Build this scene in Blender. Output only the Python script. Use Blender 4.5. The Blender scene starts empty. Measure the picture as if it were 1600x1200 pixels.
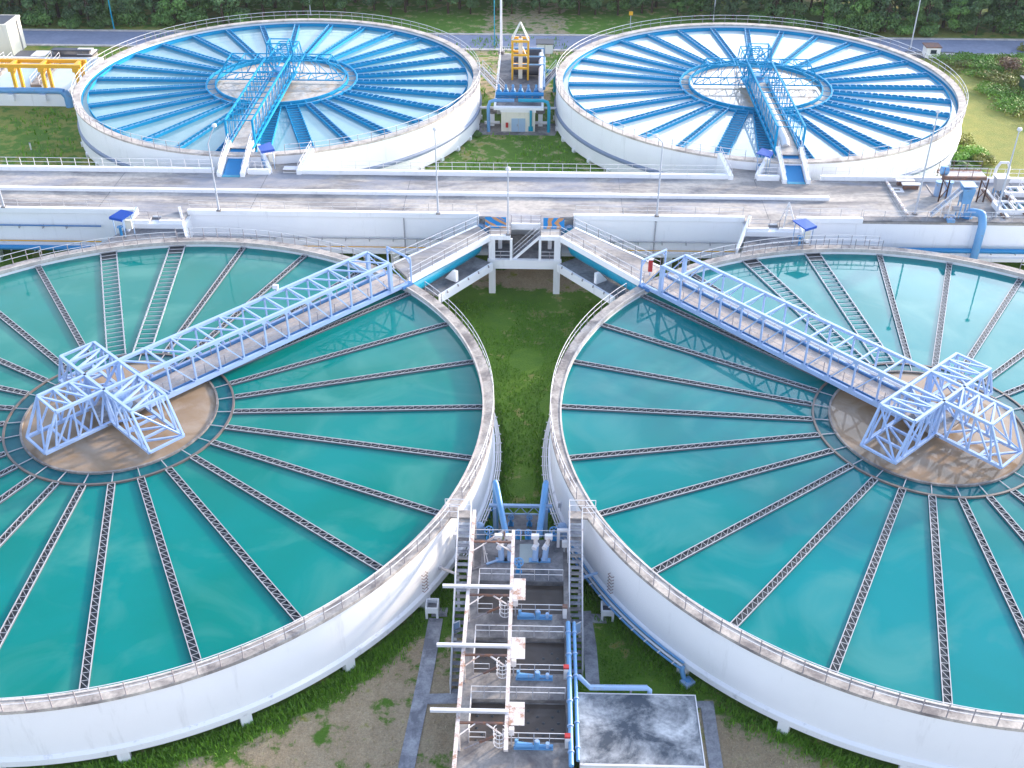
import bpy, bmesh, math, random
from mathutils import Vector, Matrix
R_ = math.radians
random.seed(7)
C = bpy.context.scene.collection

# ------------------------------------------------------------------ camera maths
F, TH, ROLL, CX, H, YAW = 1724.4, 0.6027, -0.0040, 805.9, 51.32, R_(1.15)
def ray(px, py):
    a0, b0 = px-CX, py-600; cr, sr = math.cos(ROLL), math.sin(ROLL)
    a = a0*cr+b0*sr; b = -a0*sr+b0*cr
    c, s = math.cos(TH), math.sin(TH)
    x = a; y = F*c-b*s; z = -F*s-b*c
    cy, sy = math.cos(YAW), math.sin(YAW)
    return x*cy-y*sy, x*sy+y*cy, z
def at(px, py, z=0.0):
    r = ray(px, py); t = (z-H)/r[2]
    return Vector((r[0]*t, r[1]*t, z))
def proj(x, y, z):
    c, s = math.cos(-YAW), math.sin(-YAW)
    x, y = x*c-y*s, x*s+y*c
    z -= H; c, s = math.cos(TH), math.sin(TH)
    d = y*c-z*s
    if d < 1: return (-9999, -9999)
    return CX+F*x/d, 600-F*(y*s+z*c)/d

# ------------------------------------------------------------------ materials
def newmat(name):
    m = bpy.data.materials.new(name); m.use_nodes = True
    nt = m.node_tree; nt.nodes.clear()
    o = nt.nodes.new('ShaderNodeOutputMaterial'); b = nt.nodes.new('ShaderNodeBsdfPrincipled')
    nt.links.new(b.outputs[0], o.inputs[0])
    return m, nt, b
def N(nt, t, **kw):
    n = nt.nodes.new(t)
    for k, v in kw.items():
        if k in n.inputs: n.inputs[k].default_value = v
        else: setattr(n, k, v)
    return n
def ramp(nt, fac, stops):
    r = nt.nodes.new('ShaderNodeValToRGB'); e = r.color_ramp.elements
    while len(e) < len(stops): e.new(0.5)
    for i, (p, c) in enumerate(stops):
        e[i].position = p
        e[i].color = (c, c, c, 1) if isinstance(c, (int, float)) else (*c, 1)
    nt.links.new(fac, r.inputs[0]); return r.outputs[0]
def mix(nt, fac, a, b, mode='MIX'):
    m = nt.nodes.new('ShaderNodeMix'); m.data_type = 'RGBA'; m.blend_type = mode
    for s, v in ((m.inputs[0], fac), (m.inputs[6], a), (m.inputs[7], b)):
        if isinstance(v, (int, float)): s.default_value = v
        elif isinstance(v, tuple): s.default_value = (*v, 1)
        else: nt.links.new(v, s)
    return m.outputs[2]
def coords(nt, scale=(1, 1, 1), kind='pos'):
    if kind == 'pos':
        g = nt.nodes.new('ShaderNodeNewGeometry').outputs['Position']
    else:
        g = nt.nodes.new('ShaderNodeTexCoord').outputs['Object']
    mp = nt.nodes.new('ShaderNodeMapping'); mp.inputs['Scale'].default_value = scale
    nt.links.new(g, mp.inputs[0]); return mp.outputs[0]
def noise(nt, vec, scale, detail=4, rough=0.55, dist=0.0):
    n = N(nt, 'ShaderNodeTexNoise', Scale=scale, Detail=detail, Roughness=rough, Distortion=dist)
    nt.links.new(vec, n.inputs['Vector']); return n.outputs[0]
def bump(nt, b, h, strength=0.3, dist=0.05):
    n = N(nt, 'ShaderNodeBump', Strength=strength, Distance=dist)
    nt.links.new(h, n.inputs['Height']); nt.links.new(n.outputs[0], b.inputs['Normal'])

def m_paint(name, col, dirt=(0.25, 0.2, 0.15), amt=0.35, rough=0.5, streak=True, thr=0.56):
    m, nt, b = newmat(name)
    v = coords(nt, (0.9, 0.9, 0.12) if streak else (1, 1, 1))
    n1 = noise(nt, v, 1.1, 8, 0.7)
    n2 = noise(nt, coords(nt), 0.35, 5, 0.6)
    n3 = noise(nt, coords(nt), 6.0, 6, 0.7)
    f = ramp(nt, n1, [(thr, 0.0), (thr+0.17, amt)])
    f3 = ramp(nt, n3, [(0.62, 0.0), (0.75, amt*0.8)])
    c = mix(nt, ramp(nt, n2, [(0.35, 0.0), (0.65, 0.22)]), col, tuple(x*0.86 for x in col))
    c = mix(nt, f, c, dirt); c = mix(nt, f3, c, dirt)
    nt.links.new(c, b.inputs['Base Color']); b.inputs['Roughness'].default_value = rough
    return m
def m_concrete(name, light, dark, s=0.5, lo=0.38, hi=0.62, stretch=(1, 1, 1), rough=0.85, stain=None):
    m, nt, b = newmat(name)
    v = coords(nt, stretch)
    a = noise(nt, v, s, 9, 0.68, 0.4); d = noise(nt, coords(nt), s*9, 5, 0.6)
    c = mix(nt, ramp(nt, a, [(lo, 0.0), (hi, 1.0)]), dark, light)
    c = mix(nt, ramp(nt, d, [(0.4, 0.0), (0.7, 0.35)]), c, tuple(x*0.6 for x in dark))
    if stain:
        e = noise(nt, coords(nt, (0.5, 1.6, 1)), s*0.6, 6, 0.7, 0.6)
        c = mix(nt, ramp(nt, e, [(0.5, 0.0), (0.62, 0.75)]), c, stain)
    nt.links.new(c, b.inputs['Base Color']); b.inputs['Roughness'].default_value = rough
    bump(nt, b, d, 0.3, 0.03)
    return m
def m_water(name, c1, c2, c3, s=0.09, rough=0.03):
    m, nt, b = newmat(name)
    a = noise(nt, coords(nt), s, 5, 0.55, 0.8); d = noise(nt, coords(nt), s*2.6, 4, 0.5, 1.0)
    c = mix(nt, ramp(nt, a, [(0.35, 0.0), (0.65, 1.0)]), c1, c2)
    c = mix(nt, ramp(nt, d, [(0.47, 0.0), (0.74, 0.75)]), c, c3)  # patches: floc, and on the front tanks cloud reflections painted into the colour
    nt.links.new(c, b.inputs['Base Color'])
    b.inputs['Roughness'].default_value = rough; b.inputs['IOR'].default_value = 1.31
    w = noise(nt, coords(nt), 2.2, 2, 0.5)
    bump(nt, b, w, 0.05, 0.02)
    return m
def m_metal(name, col, rough=0.45, rust=0.0, rustcol=(0.22, 0.09, 0.04)):
    m, nt, b = newmat(name)
    n = noise(nt, coords(nt), 0.8, 6, 0.65)
    c = mix(nt, ramp(nt, n, [(0.35, 0.0), (0.7, 0.35)]), col, tuple(min(1, x*0.72) for x in col))
    if rust:
        r = noise(nt, coords(nt), 1.7, 8, 0.72)
        c = mix(nt, ramp(nt, r, [(0.62-rust*0.3, 0.0), (0.72-rust*0.25, 0.9)]), c, rustcol)
    nt.links.new(c, b.inputs['Base Color']); b.inputs['Roughness'].default_value = rough
    if rough > 0.55: b.inputs['Specular IOR Level'].default_value = 0.2
    return m
def m_leaf(name, a, bb):
    m, nt, b = newmat(name)
    oi = nt.nodes.new('ShaderNodeObjectInfo')
    n = noise(nt, coords(nt), 0.7, 4, 0.6)
    c = mix(nt, ramp(nt, n, [(0.35, 0.0), (0.65, 1.0)]), a, bb)
    hs = N(nt, 'ShaderNodeHueSaturation')
    mr = N(nt, 'ShaderNodeMapRange'); mr.inputs[3].default_value = 0.65; mr.inputs[4].default_value = 1.45
    nt.links.new(oi.outputs['Random'], mr.inputs[0]); nt.links.new(mr.outputs[0], hs.inputs['Value'])
    nt.links.new(c, hs.inputs['Color'])
    nt.links.new(hs.outputs[0], b.inputs['Base Color']); b.inputs['Roughness'].default_value = 0.6
    return m

M = {}
M['white'] = m_paint('white_paint', (0.86, 0.86, 0.89), (0.42, 0.41, 0.42), 0.34, 0.55, thr=0.565)
M['white2'] = m_paint('white_wall', (0.84, 0.84, 0.87), (0.32, 0.30, 0.30), 0.35, 0.6, thr=0.60)
M['ledge_line'] = m_metal('ledge_line_paint', (0.20, 0.25, 0.36), 0.5)
M['ledge'] = m_paint('ledge_paint', (0.82, 0.82, 0.85), (0.2, 0.2, 0.24), 0.65, 0.6, False, thr=0.58)
M['rim'] = m_concrete('rim_concrete', (0.52, 0.47, 0.43), (0.17, 0.15, 0.15), 0.55, 0.36, 0.60)
M['rim2'] = m_concrete('rim_concrete_pale', (0.60, 0.54, 0.49), (0.34, 0.30, 0.28), 0.6, 0.36, 0.58)
M['kerb'] = m_concrete('kerb_concrete', (0.66, 0.60, 0.55), (0.40, 0.35, 0.33), 0.9, 0.3, 0.6)
M['deck'] = m_concrete('deck_concrete', (0.50, 0.45, 0.405), (0.19, 0.18, 0.185), 0.23, 0.40, 0.58, (0.45, 1.3, 1), stain=(0.27, 0.28, 0.33))
M['conc'] = m_concrete('grey_concrete', (0.35, 0.32, 0.30), (0.12, 0.11, 0.115), 0.5)
M['conc_dk'] = m_concrete('dark_concrete', (0.30, 0.29, 0.30), (0.07, 0.075, 0.09), 0.33, 0.36, 0.64)
M['roof'] = m_concrete('roof_concrete', (0.54, 0.55, 0.57), (0.05, 0.065, 0.09), 0.42, 0.40, 0.66)
M['path'] = m_concrete('path_concrete', (0.44, 0.44, 0.47), (0.20, 0.20, 0.23), 0.9)
M['bridge'] = m_metal('bridge_blue_paint', (0.36, 0.49, 0.75), 0.4)
M['weir'] = m_metal('weir_plate_blue', (0.12, 0.36, 0.60), 0.4)
M['bridge_dk'] = m_metal('bridge_side_plate', (0.06, 0.19, 0.43), 0.4)
M['walk'] = m_concrete('walkway_board', (0.58, 0.50, 0.45), (0.38, 0.33, 0.31), 0.7)
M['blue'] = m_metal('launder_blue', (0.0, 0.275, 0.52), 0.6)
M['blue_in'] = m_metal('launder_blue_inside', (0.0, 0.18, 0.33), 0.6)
M['ramp_blue'] = m_metal('ramp_blue', (0.01, 0.22, 0.50), 0.5)
M['pipe_blue'] = m_metal('pipe_blue', (0.13, 0.33, 0.60), 0.4, 0.12, (0.25, 0.22, 0.2))
M['pipe_pale'] = m_metal('pipe_pale_blue', (0.30, 0.44, 0.66), 0.45, 0.15, (0.3, 0.27, 0.25))
M['pipe_teal'] = m_metal('pipe_teal', (0.0, 0.30, 0.46), 0.35)
M['canopy'] = m_metal('canopy_blue', (0.015, 0.09, 0.46), 0.35)
M['galv'] = m_metal('galvanised_steel', (0.42, 0.43, 0.46), 0.4, 0.08, (0.2, 0.18, 0.17))
M['post'] = m_metal('rail_post', (0.30, 0.27, 0.29), 0.5)
M['rail_w'] = m_metal('rail_white', (0.74, 0.72, 0.74), 0.45, 0.1, (0.35, 0.28, 0.26))
M['rail_g'] = m_metal('rail_grey', (0.42, 0.41, 0.44), 0.45)
M['dark'] = m_metal('dark_channel', (0.022, 0.026, 0.032), 0.35)
M['rusty'] = m_metal('rusty_white_steel', (0.66, 0.60, 0.58), 0.6, 0.38, (0.34, 0.17, 0.10))
M['ringwall'] = m_metal('ring_wall_steel', (0.16, 0.13, 0.12), 0.5, 0.2)
M['rust'] = m_metal('rusty_steel', (0.17, 0.11, 0.10), 0.7, 0.5, (0.26, 0.12, 0.07))
M['yellow'] = m_metal('yellow_paint', (0.78, 0.40, 0.02), 0.45)
M['cream'] = m_paint('cream_wall', (0.76, 0.72, 0.62), (0.36, 0.34, 0.32), 0.5, 0.6)
M['red'] = m_metal('red_paint', (0.45, 0.03, 0.03), 0.4)
M['orange'] = m_metal('orange_board', (0.55, 0.27, 0.12), 0.6)
M['bark'] = m_metal('bark', (0.07, 0.05, 0.035), 0.9)
M['road'] = m_concrete('road_asphalt', (0.25, 0.28, 0.38), (0.20, 0.225, 0.31), 0.2)
M['lamp'] = m_metal('lamp_post_steel', (0.50, 0.52, 0.58), 0.4)
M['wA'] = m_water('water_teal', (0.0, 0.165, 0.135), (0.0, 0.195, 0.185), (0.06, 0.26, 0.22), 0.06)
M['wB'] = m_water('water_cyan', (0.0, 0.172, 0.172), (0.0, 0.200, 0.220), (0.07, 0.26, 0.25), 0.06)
M['wC'] = m_water('water_pale', (0.17, 0.34, 0.38), (0.22, 0.38, 0.42), (0.26, 0.42, 0.45))  # paler water, with some bright sky reflection put into the colour
M['wD'] = m_water('water_palest', (0.44, 0.54, 0.56), (0.50, 0.58, 0.59), (0.54, 0.60, 0.61))  # pale water plus the strongest share of sky reflection, put into the colour
M['silt'] = m_water('silty_water', (0.27, 0.185, 0.115), (0.33, 0.235, 0.155), (0.40, 0.32, 0.25), 0.16, 0.04)
M['silt2'] = m_water('silty_water_pale', (0.50, 0.42, 0.35), (0.56, 0.49, 0.43), (0.42, 0.27, 0.14), 0.2, 0.06)  # brown patches paint a reflection into the silty water colour
M['basin'] = m_water('basin_water', (0.075, 0.06, 0.05), (0.10, 0.08, 0.07), (0.12, 0.10, 0.09), 0.2, 0.12)
M['ringw'] = m_water('ring_water', (0.0, 0.085, 0.105), (0.01, 0.12, 0.14), (0.02, 0.14, 0.15), 0.3, 0.03)
M['leafA'] = m_leaf('leaves_dark', (0.045, 0.10, 0.034), (0.09, 0.165, 0.05))
M['leafB'] = m_leaf('leaves_mid', (0.065, 0.15, 0.032), (0.12, 0.23, 0.045))
M['slate'] = m_metal('trough_steel', (0.11, 0.12, 0.15), 0.5)
M['hatch'] = m_metal('hatch_glass_grey', (0.30, 0.35, 0.35), 0.3)
M['leafG'] = m_leaf('leaves_bright', (0.10, 0.24, 0.02), (0.18, 0.34, 0.035))
M['leafY'] = m_leaf('leaves_yellow', (0.17, 0.20, 0.03), (0.26, 0.26, 0.04))
M['leafR'] = m_leaf('leaves_dry', (0.16, 0.09, 0.06), (0.22, 0.14, 0.09))
M['glass'] = m_metal('window_dark', (0.03, 0.04, 0.06), 0.15)
M['door'] = m_metal('door_pale_blue', (0.36, 0.50, 0.66), 0.5)
M['tarp'] = m_metal('dark_sheet_roof', (0.05, 0.055, 0.075), 0.5)

def mat_grass():
    m, nt, b = newmat('grass_ground')
    p = coords(nt)
    big = noise(nt, p, 0.10, 5, 0.6); mid = noise(nt, p, 0.6, 6, 0.65); fine = noise(nt, p, 7.0, 4, 0.7)
    vfine = noise(nt, coords(nt, (1, 0.6, 1)), 22.0, 3, 0.7)
    g = mix(nt, ramp(nt, mid, [(0.35, 0.0), (0.65, 1.0)]), (0.080, 0.190, 0.005), (0.135, 0.265, 0.008))
    g = mix(nt, ramp(nt, fine, [(0.3, 0.0), (0.7, 0.6)]), g, (0.045, 0.110, 0.004))
    g = mix(nt, ramp(nt, vfine, [(0.5, 0.0), (0.8, 0.5)]), g, (0.11, 0.17, 0.03))
    d = mix(nt, ramp(nt, mid, [(0.3, 0.0), (0.7, 1.0)]), (0.36, 0.245, 0.14), (0.54, 0.42, 0.27))
    d = mix(nt, ramp(nt, fine, [(0.35, 0.0), (0.7, 0.7)]), d, (0.19, 0.15, 0.09))
    d = mix(nt, ramp(nt, vfine, [(0.5, 0.0), (0.75, 0.6)]), d, (0.56, 0.50, 0.40))
    y = mix(nt, ramp(nt, mid, [(0.3, 0.0), (0.7, 1.0)]), (0.17, 0.22, 0.025), (0.30, 0.29, 0.05))
    y = mix(nt, ramp(nt, fine, [(0.35, 0.0), (0.7, 0.6)]), y, (0.12, 0.13, 0.025))
    at1 = N(nt, 'ShaderNodeAttribute', attribute_name='dry'); at2 = N(nt, 'ShaderNodeAttribute', attribute_name='yellow')
    def thr(a):
        s = N(nt, 'ShaderNodeMath', operation='ADD'); nt.links.new(a, s.inputs[0])
        q = N(nt, 'ShaderNodeMath', operation='MULTIPLY_ADD'); nt.links.new(mid, q.inputs[0]); q.inputs[1].default_value = 2.2; q.inputs[2].default_value = -1.1
        q2 = N(nt, 'ShaderNodeMath', operation='MULTIPLY_ADD'); nt.links.new(big, q2.inputs[0]); q2.inputs[1].default_value = 1.2; nt.links.new(q.outputs[0], q2.inputs[2])
        nt.links.new(q2.outputs[0], s.inputs[1])
        return ramp(nt, s.outputs[0], [(0.80, 0.0), (1.25, 1.0)])
    c = mix(nt, thr(at1.outputs['Fac']), g, d)
    c = mix(nt, thr(at2.outputs['Fac']), c, y)
    nt.links.new(c, b.inputs['Base Color']); b.inputs['Roughness'].default_value = 0.9
    bump(nt, b, fine, 0.8, 0.15)
    return m
M['grass'] = mat_grass()
def m_blade(name, a, bb):
    m, nt, b = newmat(name)
    n = noise(nt, coords(nt), 3.0, 3, 0.6)
    c = mix(nt, ramp(nt, n, [(0.35, 0.0), (0.65, 1.0)]), a, bb)
    nt.links.new(c, b.inputs['Base Color']); b.inputs['Roughness'].default_value = 0.7
    return m
M['blade'] = m_blade('grass_blades', (0.095, 0.24, 0.008), (0.165, 0.35, 0.012))
M['straw'] = m_blade('dry_straw', (0.40, 0.31, 0.17), (0.56, 0.47, 0.30))
M['blade_shade'] = m_blade('grass_blades_shaded', (0.075, 0.200, 0.005), (0.125, 0.29, 0.008))  # darker blade copy, with the shade between the tanks put into the colour

# ------------------------------------------------------------------ mesh builder
class MB:
    def __init__(s): s.v = []; s.f = []; s.sm = False
    def add(s, vs, fs):
        o = len(s.v); s.v += [tuple(v) for v in vs]; s.f += [tuple(i+o for i in f) for f in fs]; return s
    def box(s, x0, x1, y0, y1, z0, z1):
        return s.add([(x0,y0,z0),(x1,y0,z0),(x1,y1,z0),(x0,y1,z0),(x0,y0,z1),(x1,y0,z1),(x1,y1,z1),(x0,y1,z1)],
                     [(3,2,1,0),(4,5,6,7),(0,1,5,4),(1,2,6,5),(2,3,7,6),(3,0,4,7)])
    def beam(s, p, q, w, h=None, up=(0, 0, 1)):
        h = h or w; p = Vector(p); q = Vector(q); d = (q-p)
        if d.length < 1e-6: return s
        d.normalize(); u = Vector(up)
        if abs(d.dot(u)) > 0.98: u = Vector((1, 0, 0)) if abs(d.x) < 0.9 else Vector((0, 1, 0))
        a = d.cross(u).normalized(); c = a.cross(d)
        a *= w/2; c *= h/2
        return s.add([p-a-c, p+a-c, p+a+c, p-a+c, q-a-c, q+a-c, q+a+c, q-a+c],
                     [(3,2,1,0),(4,5,6,7),(0,1,5,4),(1,2,6,5),(2,3,7,6),(3,0,4,7)])
    def ibeam(s, p, q, w, h):
        up = Vector((0, 0, 1)); p = Vector(p); q = Vector(q); t = h*0.16
        s.beam(p+up*(h/2-t/2), q+up*(h/2-t/2), w, t); s.beam(p-up*(h/2-t/2), q-up*(h/2-t/2), w, t)
        return s.beam(p, q, w*0.22, h-2*t)
    def tube(s, pts, r, n=8, caps=True):
        pts = [Vector(p) for p in pts]; rs = r if isinstance(r, (list, tuple)) else [r]*len(pts)
        rings = []; prev = None
        for i, p in enumerate(pts):
            d = (pts[min(i+1, len(pts)-1)]-pts[max(i-1, 0)]).normalized()
            if prev is None:
                u = Vector((0, 0, 1)) if abs(d.z) < 0.9 else Vector((1, 0, 0))
                a = d.cross(u).normalized()
            else: a = (prev-d*prev.dot(d)).normalized()
            prev = a; c = d.cross(a)
            rings.append([p+(a*math.cos(t)+c*math.sin(t))*rs[i] for t in [2*math.pi*k/n for k in range(n)]])
        vs = [v for g in rings for v in g]; fs = []
        for i in range(len(pts)-1):
            for k in range(n):
                k2 = (k+1) % n; fs.append((i*n+k, i*n+k2, (i+1)*n+k2, (i+1)*n+k))
        if caps: fs.append(tuple(range(n-1, -1, -1))); fs.append(tuple((len(pts)-1)*n+k for k in range(n)))
        return s.add(vs, fs)
    def lathe(s, prof, n=96, a0=0, a1=360, c=(0, 0), closed=True):
        full = abs(a1-a0-360) < 1e-6; m = n if full else n+1; P = len(prof)
        vs = []
        for i in range(m):
            t = R_(a0+(a1-a0)*i/n)
            for r, z in prof: vs.append((c[0]+r*math.cos(t), c[1]+r*math.sin(t), z))
        fs = []
        for i in range(n):
            j = (i+1) % m
            for k in range(P if closed else P-1):
                k2 = (k+1) % P; fs.append((i*P+k, j*P+k, j*P+k2, i*P+k2))
        if not full and closed: fs.append(tuple(range(P))); fs.append(tuple((m-1)*P+k for k in range(P-1, -1, -1)))
        return s.add(vs, fs)
    def ring(s, r0, r1, z0, z1, n=96, a0=0, a1=360, c=(0, 0)):
        return s.lathe([(r0, z0), (r1, z0), (r1, z1), (r0, z1)], n, a0, a1, c)
    def disc(s, r, z, n=96, r0=0.0):
        if r0 > 0: return s.lathe([(r0, z), (r, z)], n, closed=False)
        return s.add([(r*math.cos(2*math.pi*i/n), r*math.sin(2*math.pi*i/n), z) for i in range(n)], [tuple(range(n))])
    def prism(s, poly, z0, z1):
        n = len(poly); ar = sum(poly[i][0]*poly[(i+1)%n][1]-poly[(i+1)%n][0]*poly[i][1] for i in range(n))
        if ar < 0: poly = poly[::-1]
        zz0 = z0 if isinstance(z0, (list, tuple)) else None
        return s.add([(p[0], p[1], z0) for p in poly]+[(p[0], p[1], z1) for p in poly],
                     [tuple(range(n-1, -1, -1)), tuple(range(n, 2*n))]+[(i, (i+1)%n, n+(i+1)%n, n+i) for i in range(n)])
    def slab(s, top, th):
        """solid under an arbitrary (near planar) 3-D polygon given counter-clockwise from above"""
        top = [Vector(p) for p in top]; n = len(top)
        ar = sum(top[i].x*top[(i+1)%n].y-top[(i+1)%n].x*top[i].y for i in range(n))
        if ar < 0: top = top[::-1]
        return s.add([p-Vector((0,0,th)) for p in top]+top,
                     [tuple(range(n-1, -1, -1)), tuple(range(n, 2*n))]+[(i, (i+1)%n, n+(i+1)%n, n+i) for i in range(n)])
    def build(s, name, mat, parent=None, off=None, smooth=False, bevel=0):
        me = bpy.data.meshes.new(name)
        if off is None and parent is not None: off = WL.get(parent.name, Vector())
        o_ = Vector(off) if off is not None else Vector()
        me.from_pydata([Vector(v)-o_ for v in s.v], [], s.f); me.update()
        if smooth or s.sm:
            for p in me.polygons: p.use_smooth = True
        me.materials.append(M[mat] if isinstance(mat, str) else mat)
        ob = bpy.data.objects.new(name, me); C.objects.link(ob)
        if smooth or s.sm:
            md = ob.modifiers.new('es', 'EDGE_SPLIT'); md.split_angle = R_(35)
        if parent is not None:
            ob.parent = parent; WL[ob.name] = o_
        elif off is not None: ob.location = o_
        if bevel:
            md = ob.modifiers.new('bv', 'BEVEL'); md.width = bevel; md.segments = 2; md.limit_method = 'ANGLE'
        return ob
WL = {}
LOCAL = Vector((0, 0, 0))
def tag(o, label=None, cat=None, group=None, kind=None):
    if label: o['label'] = label
    if cat: o['category'] = cat
    if group: o['group'] = group
    if kind: o['kind'] = kind
    return o
def thing(name, loc, label, cat, group=None, local=False, rz=0):
    """an Empty at the base; world-built parts subtract its location (local=True: parts are built in its own frame)"""
    o = bpy.data.objects.new(name, None); C.objects.link(o)
    o.location = loc; o.rotation_euler = (0, 0, rz); o.empty_display_size = 0.5
    WL[o.name] = Vector() if local else Vector(loc)
    return tag(o, label, cat, group)
def struct(o): o['kind'] = 'structure'; return o
def copy_child(src, parent, loc=None, rz=None):
    c = src.copy(); C.objects.link(c); c.parent = parent; WL[c.name] = WL.get(parent.name, Vector())
    if loc is not None: c.location = loc
    if rz is not None: c.rotation_euler = (0, 0, rz)
    return c

_postmesh = {}
def post_mesh(h, t, mat):
    k = (round(h, 2), round(t, 3), mat)
    if k not in _postmesh:
        b = MB().box(-t/2, t/2, -t/2, t/2, 0, h)
        me = bpy.data.meshes.new('post'); me.from_pydata(b.v, [], b.f); me.materials.append(M[mat]); _postmesh[k] = me
    return _postmesh[k]
def railing(parent, paths, h=1.1, rails=(1.0, 0.52), rmat='rail_w', pmat='post', sp=1.5, rt=0.055, pt=0.055, name='railing', lim=100, world=True):
    """paths: list of 3-D polylines at foot height. One mesh of rails; every post its own child."""
    off = WL.get(parent.name, Vector()); b = MB(); posts = []
    for pts in paths:
        pts = [Vector(p) for p in pts]
        for f in rails: b.tube([p+Vector((0, 0, h*f)) for p in pts], rt/2, 6)
        L = [0]
        for i in range(len(pts)-1): L.append(L[-1]+(pts[i+1]-pts[i]).length)
        n = max(1, round(L[-1]/sp))
        for k in range(n+1):
            d = L[-1]*k/n; i = 0
            while i < len(L)-2 and L[i+1] < d: i += 1
            t = (d-L[i])/max(1e-6, L[i+1]-L[i]); posts.append(pts[i].lerp(pts[i+1], t))
    rl = b.build(name, rmat, parent)
    rw = parent
    mw = Vector(parent.location) if WL.get(parent.name, Vector()).length == 0 else Vector()
    cam = Vector((0, 0, H))
    def key(p):
        w = p+mw; x, y = proj(w.x, w.y, w.z); vis = -50 < x < 1650 and -50 < y < 1250
        return (0 if vis else 1, (w-cam).length)
    posts.sort(key=key); me = post_mesh(h, pt, pmat)
    for p in posts[:lim]:
        o = bpy.data.objects.new('post', me); C.objects.link(o); o.parent = rl; o.location = p-off
    if len(posts) > lim:
        b2 = MB()
        for p in posts[lim:]: b2.box(p.x-pt/2, p.x+pt/2, p.y-pt/2, p.y+pt/2, p.z, p.z+h)
        o = b2.build('post', pmat, rl); o['kind'] = 'stuff'
    return rl
def arc(r, a0, a1, z=0.0, c=(0, 0), step=2.0):
    n = max(1, int(abs(a1-a0)/step)); return [Vector((c[0]+r*math.cos(R_(a0+(a1-a0)*i/n)), c[1]+r*math.sin(R_(a0+(a1-a0)*i/n)), z)) for i in range(n+1)]

# ------------------------------------------------------------------ key dimensions
C1 = Vector((-32.80, 70.26, 0)); C2 = Vector((30.96, 70.48, 0))
RI, RO = 28.75, 29.71
C3 = Vector((-33.94, 142.46, 2.0)); C4 = Vector((28.47, 142.41, 2.0))
RI3, RO3 = 25.3, 26.25
G0, G1, ZP = -5.9, -3.5, 0.8
def sm(a, b, x):
    t = max(0, min(1, (x-a)/(b-a))); return t*t*(3-2*t)
def ground_z(x, y):
    z = G0+(G1-G0)*sm(100, 113, y)
    z += 1.3*sm(108, 114, y)*(1-sm(115, 127, y))*(1-sm(22, 60, abs(x+2))*0.5)
    return z
def gat(px, py):
    z = -4.5
    for _ in range(25):
        p = at(px, py, z); z = ground_z(p.x, p.y)
    return at(px, py, z)
YF = at(450, 332, 1.15).y
YR = at(400, 274, ZP).y
exec_order = []
# ------------------------------------------------------------------ ground
def build_ground():
    xs = []; x = -170.0
    while x < 171: xs.append(x); x += 1.0 if -75 < x < 75 else 3.0
    ys = []; y = 22.0
    while y < 340: ys.append(y); y += 0.8 if y < 60 else (1.2 if y < 185 else 4.0)
    nx, ny = len(xs), len(ys)
    vs = [(x, y, ground_z(x, y)) for y in ys for x in xs]
    fs = [(j*nx+i, j*nx+i+1, (j+1)*nx+i+1, (j+1)*nx+i) for j in range(ny-1) for i in range(nx-1)]
    me = bpy.data.meshes.new('ground'); me.from_pydata(vs, [], fs)
    dry = me.attributes.new('dry', 'FLOAT', 'POINT'); yel = me.attributes.new('yellow', 'FLOAT', 'POINT')
    dd = []; yy = []
    for (x, y, z) in vs:
        d = 0.0; ye = 0.0
        if y < 56:                                   # mown dry grass in front of the two near tanks
            rl = math.hypot(x-C1.x, y-C1.y); rr = math.hypot(x-C2.x, y-C2.y)
            if x < 0: d = 0.55*sm(30.3, 31.6, rl)*(1-0.5*sm(-9.0, -5.0, x))*sm(58, 52, y) if y < 58 else 0
            else: d = 0.64*sm(30.2, 31.4, rr)*sm(9.5, 11.0, x)
            if -7.0 < x < -4.6: d = max(d, 0.85*sm(42.5, 43.5, y)*(1-sm(48, 50, y)))
        elif 84 < y < 104 and abs(x+1) < 9: d = 0.8*sm(100.2, 101.6, y)
        elif y > 118:
            d = 0.08
            if x < -50: ye = 0.35
            if x > 52:  ye = 0.75*sm(52, 58, x)
            if x > 60 and y < 150: d = 0.34
            if x > 68: ye = 0.3; d = 0.2
            if -10 < x < 5 and y > 150: d = 0.3
        dd.append(d); yy.append(ye)
    dry.data.foreach_set('value', dd); yel.data.foreach_set('value', yy)
    for p in me.polygons: p.use_smooth = True
    me.materials.append(M['grass'])
    o = bpy.data.objects.new('ground', me); C.objects.link(o); struct(o)
build_ground()

# road beyond the tanks, with kerbs
yr0, yr1 = at(100, 77, G1).y, at(100, 53, G1).y
b = MB(); b.box(-170, 170, yr0+0.4, yr1-0.4, G1-0.4, G1+0.03); struct(b.build('road', 'road'))
for y0, y1 in ((yr0-0.3, yr0+0.4), (yr1-0.4, yr1+0.2)):
    b = MB(); b.box(-170, 170, y0, y1, G1-0.3, G1+0.14); struct(b.build('road_kerb', 'kerb'))
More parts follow.
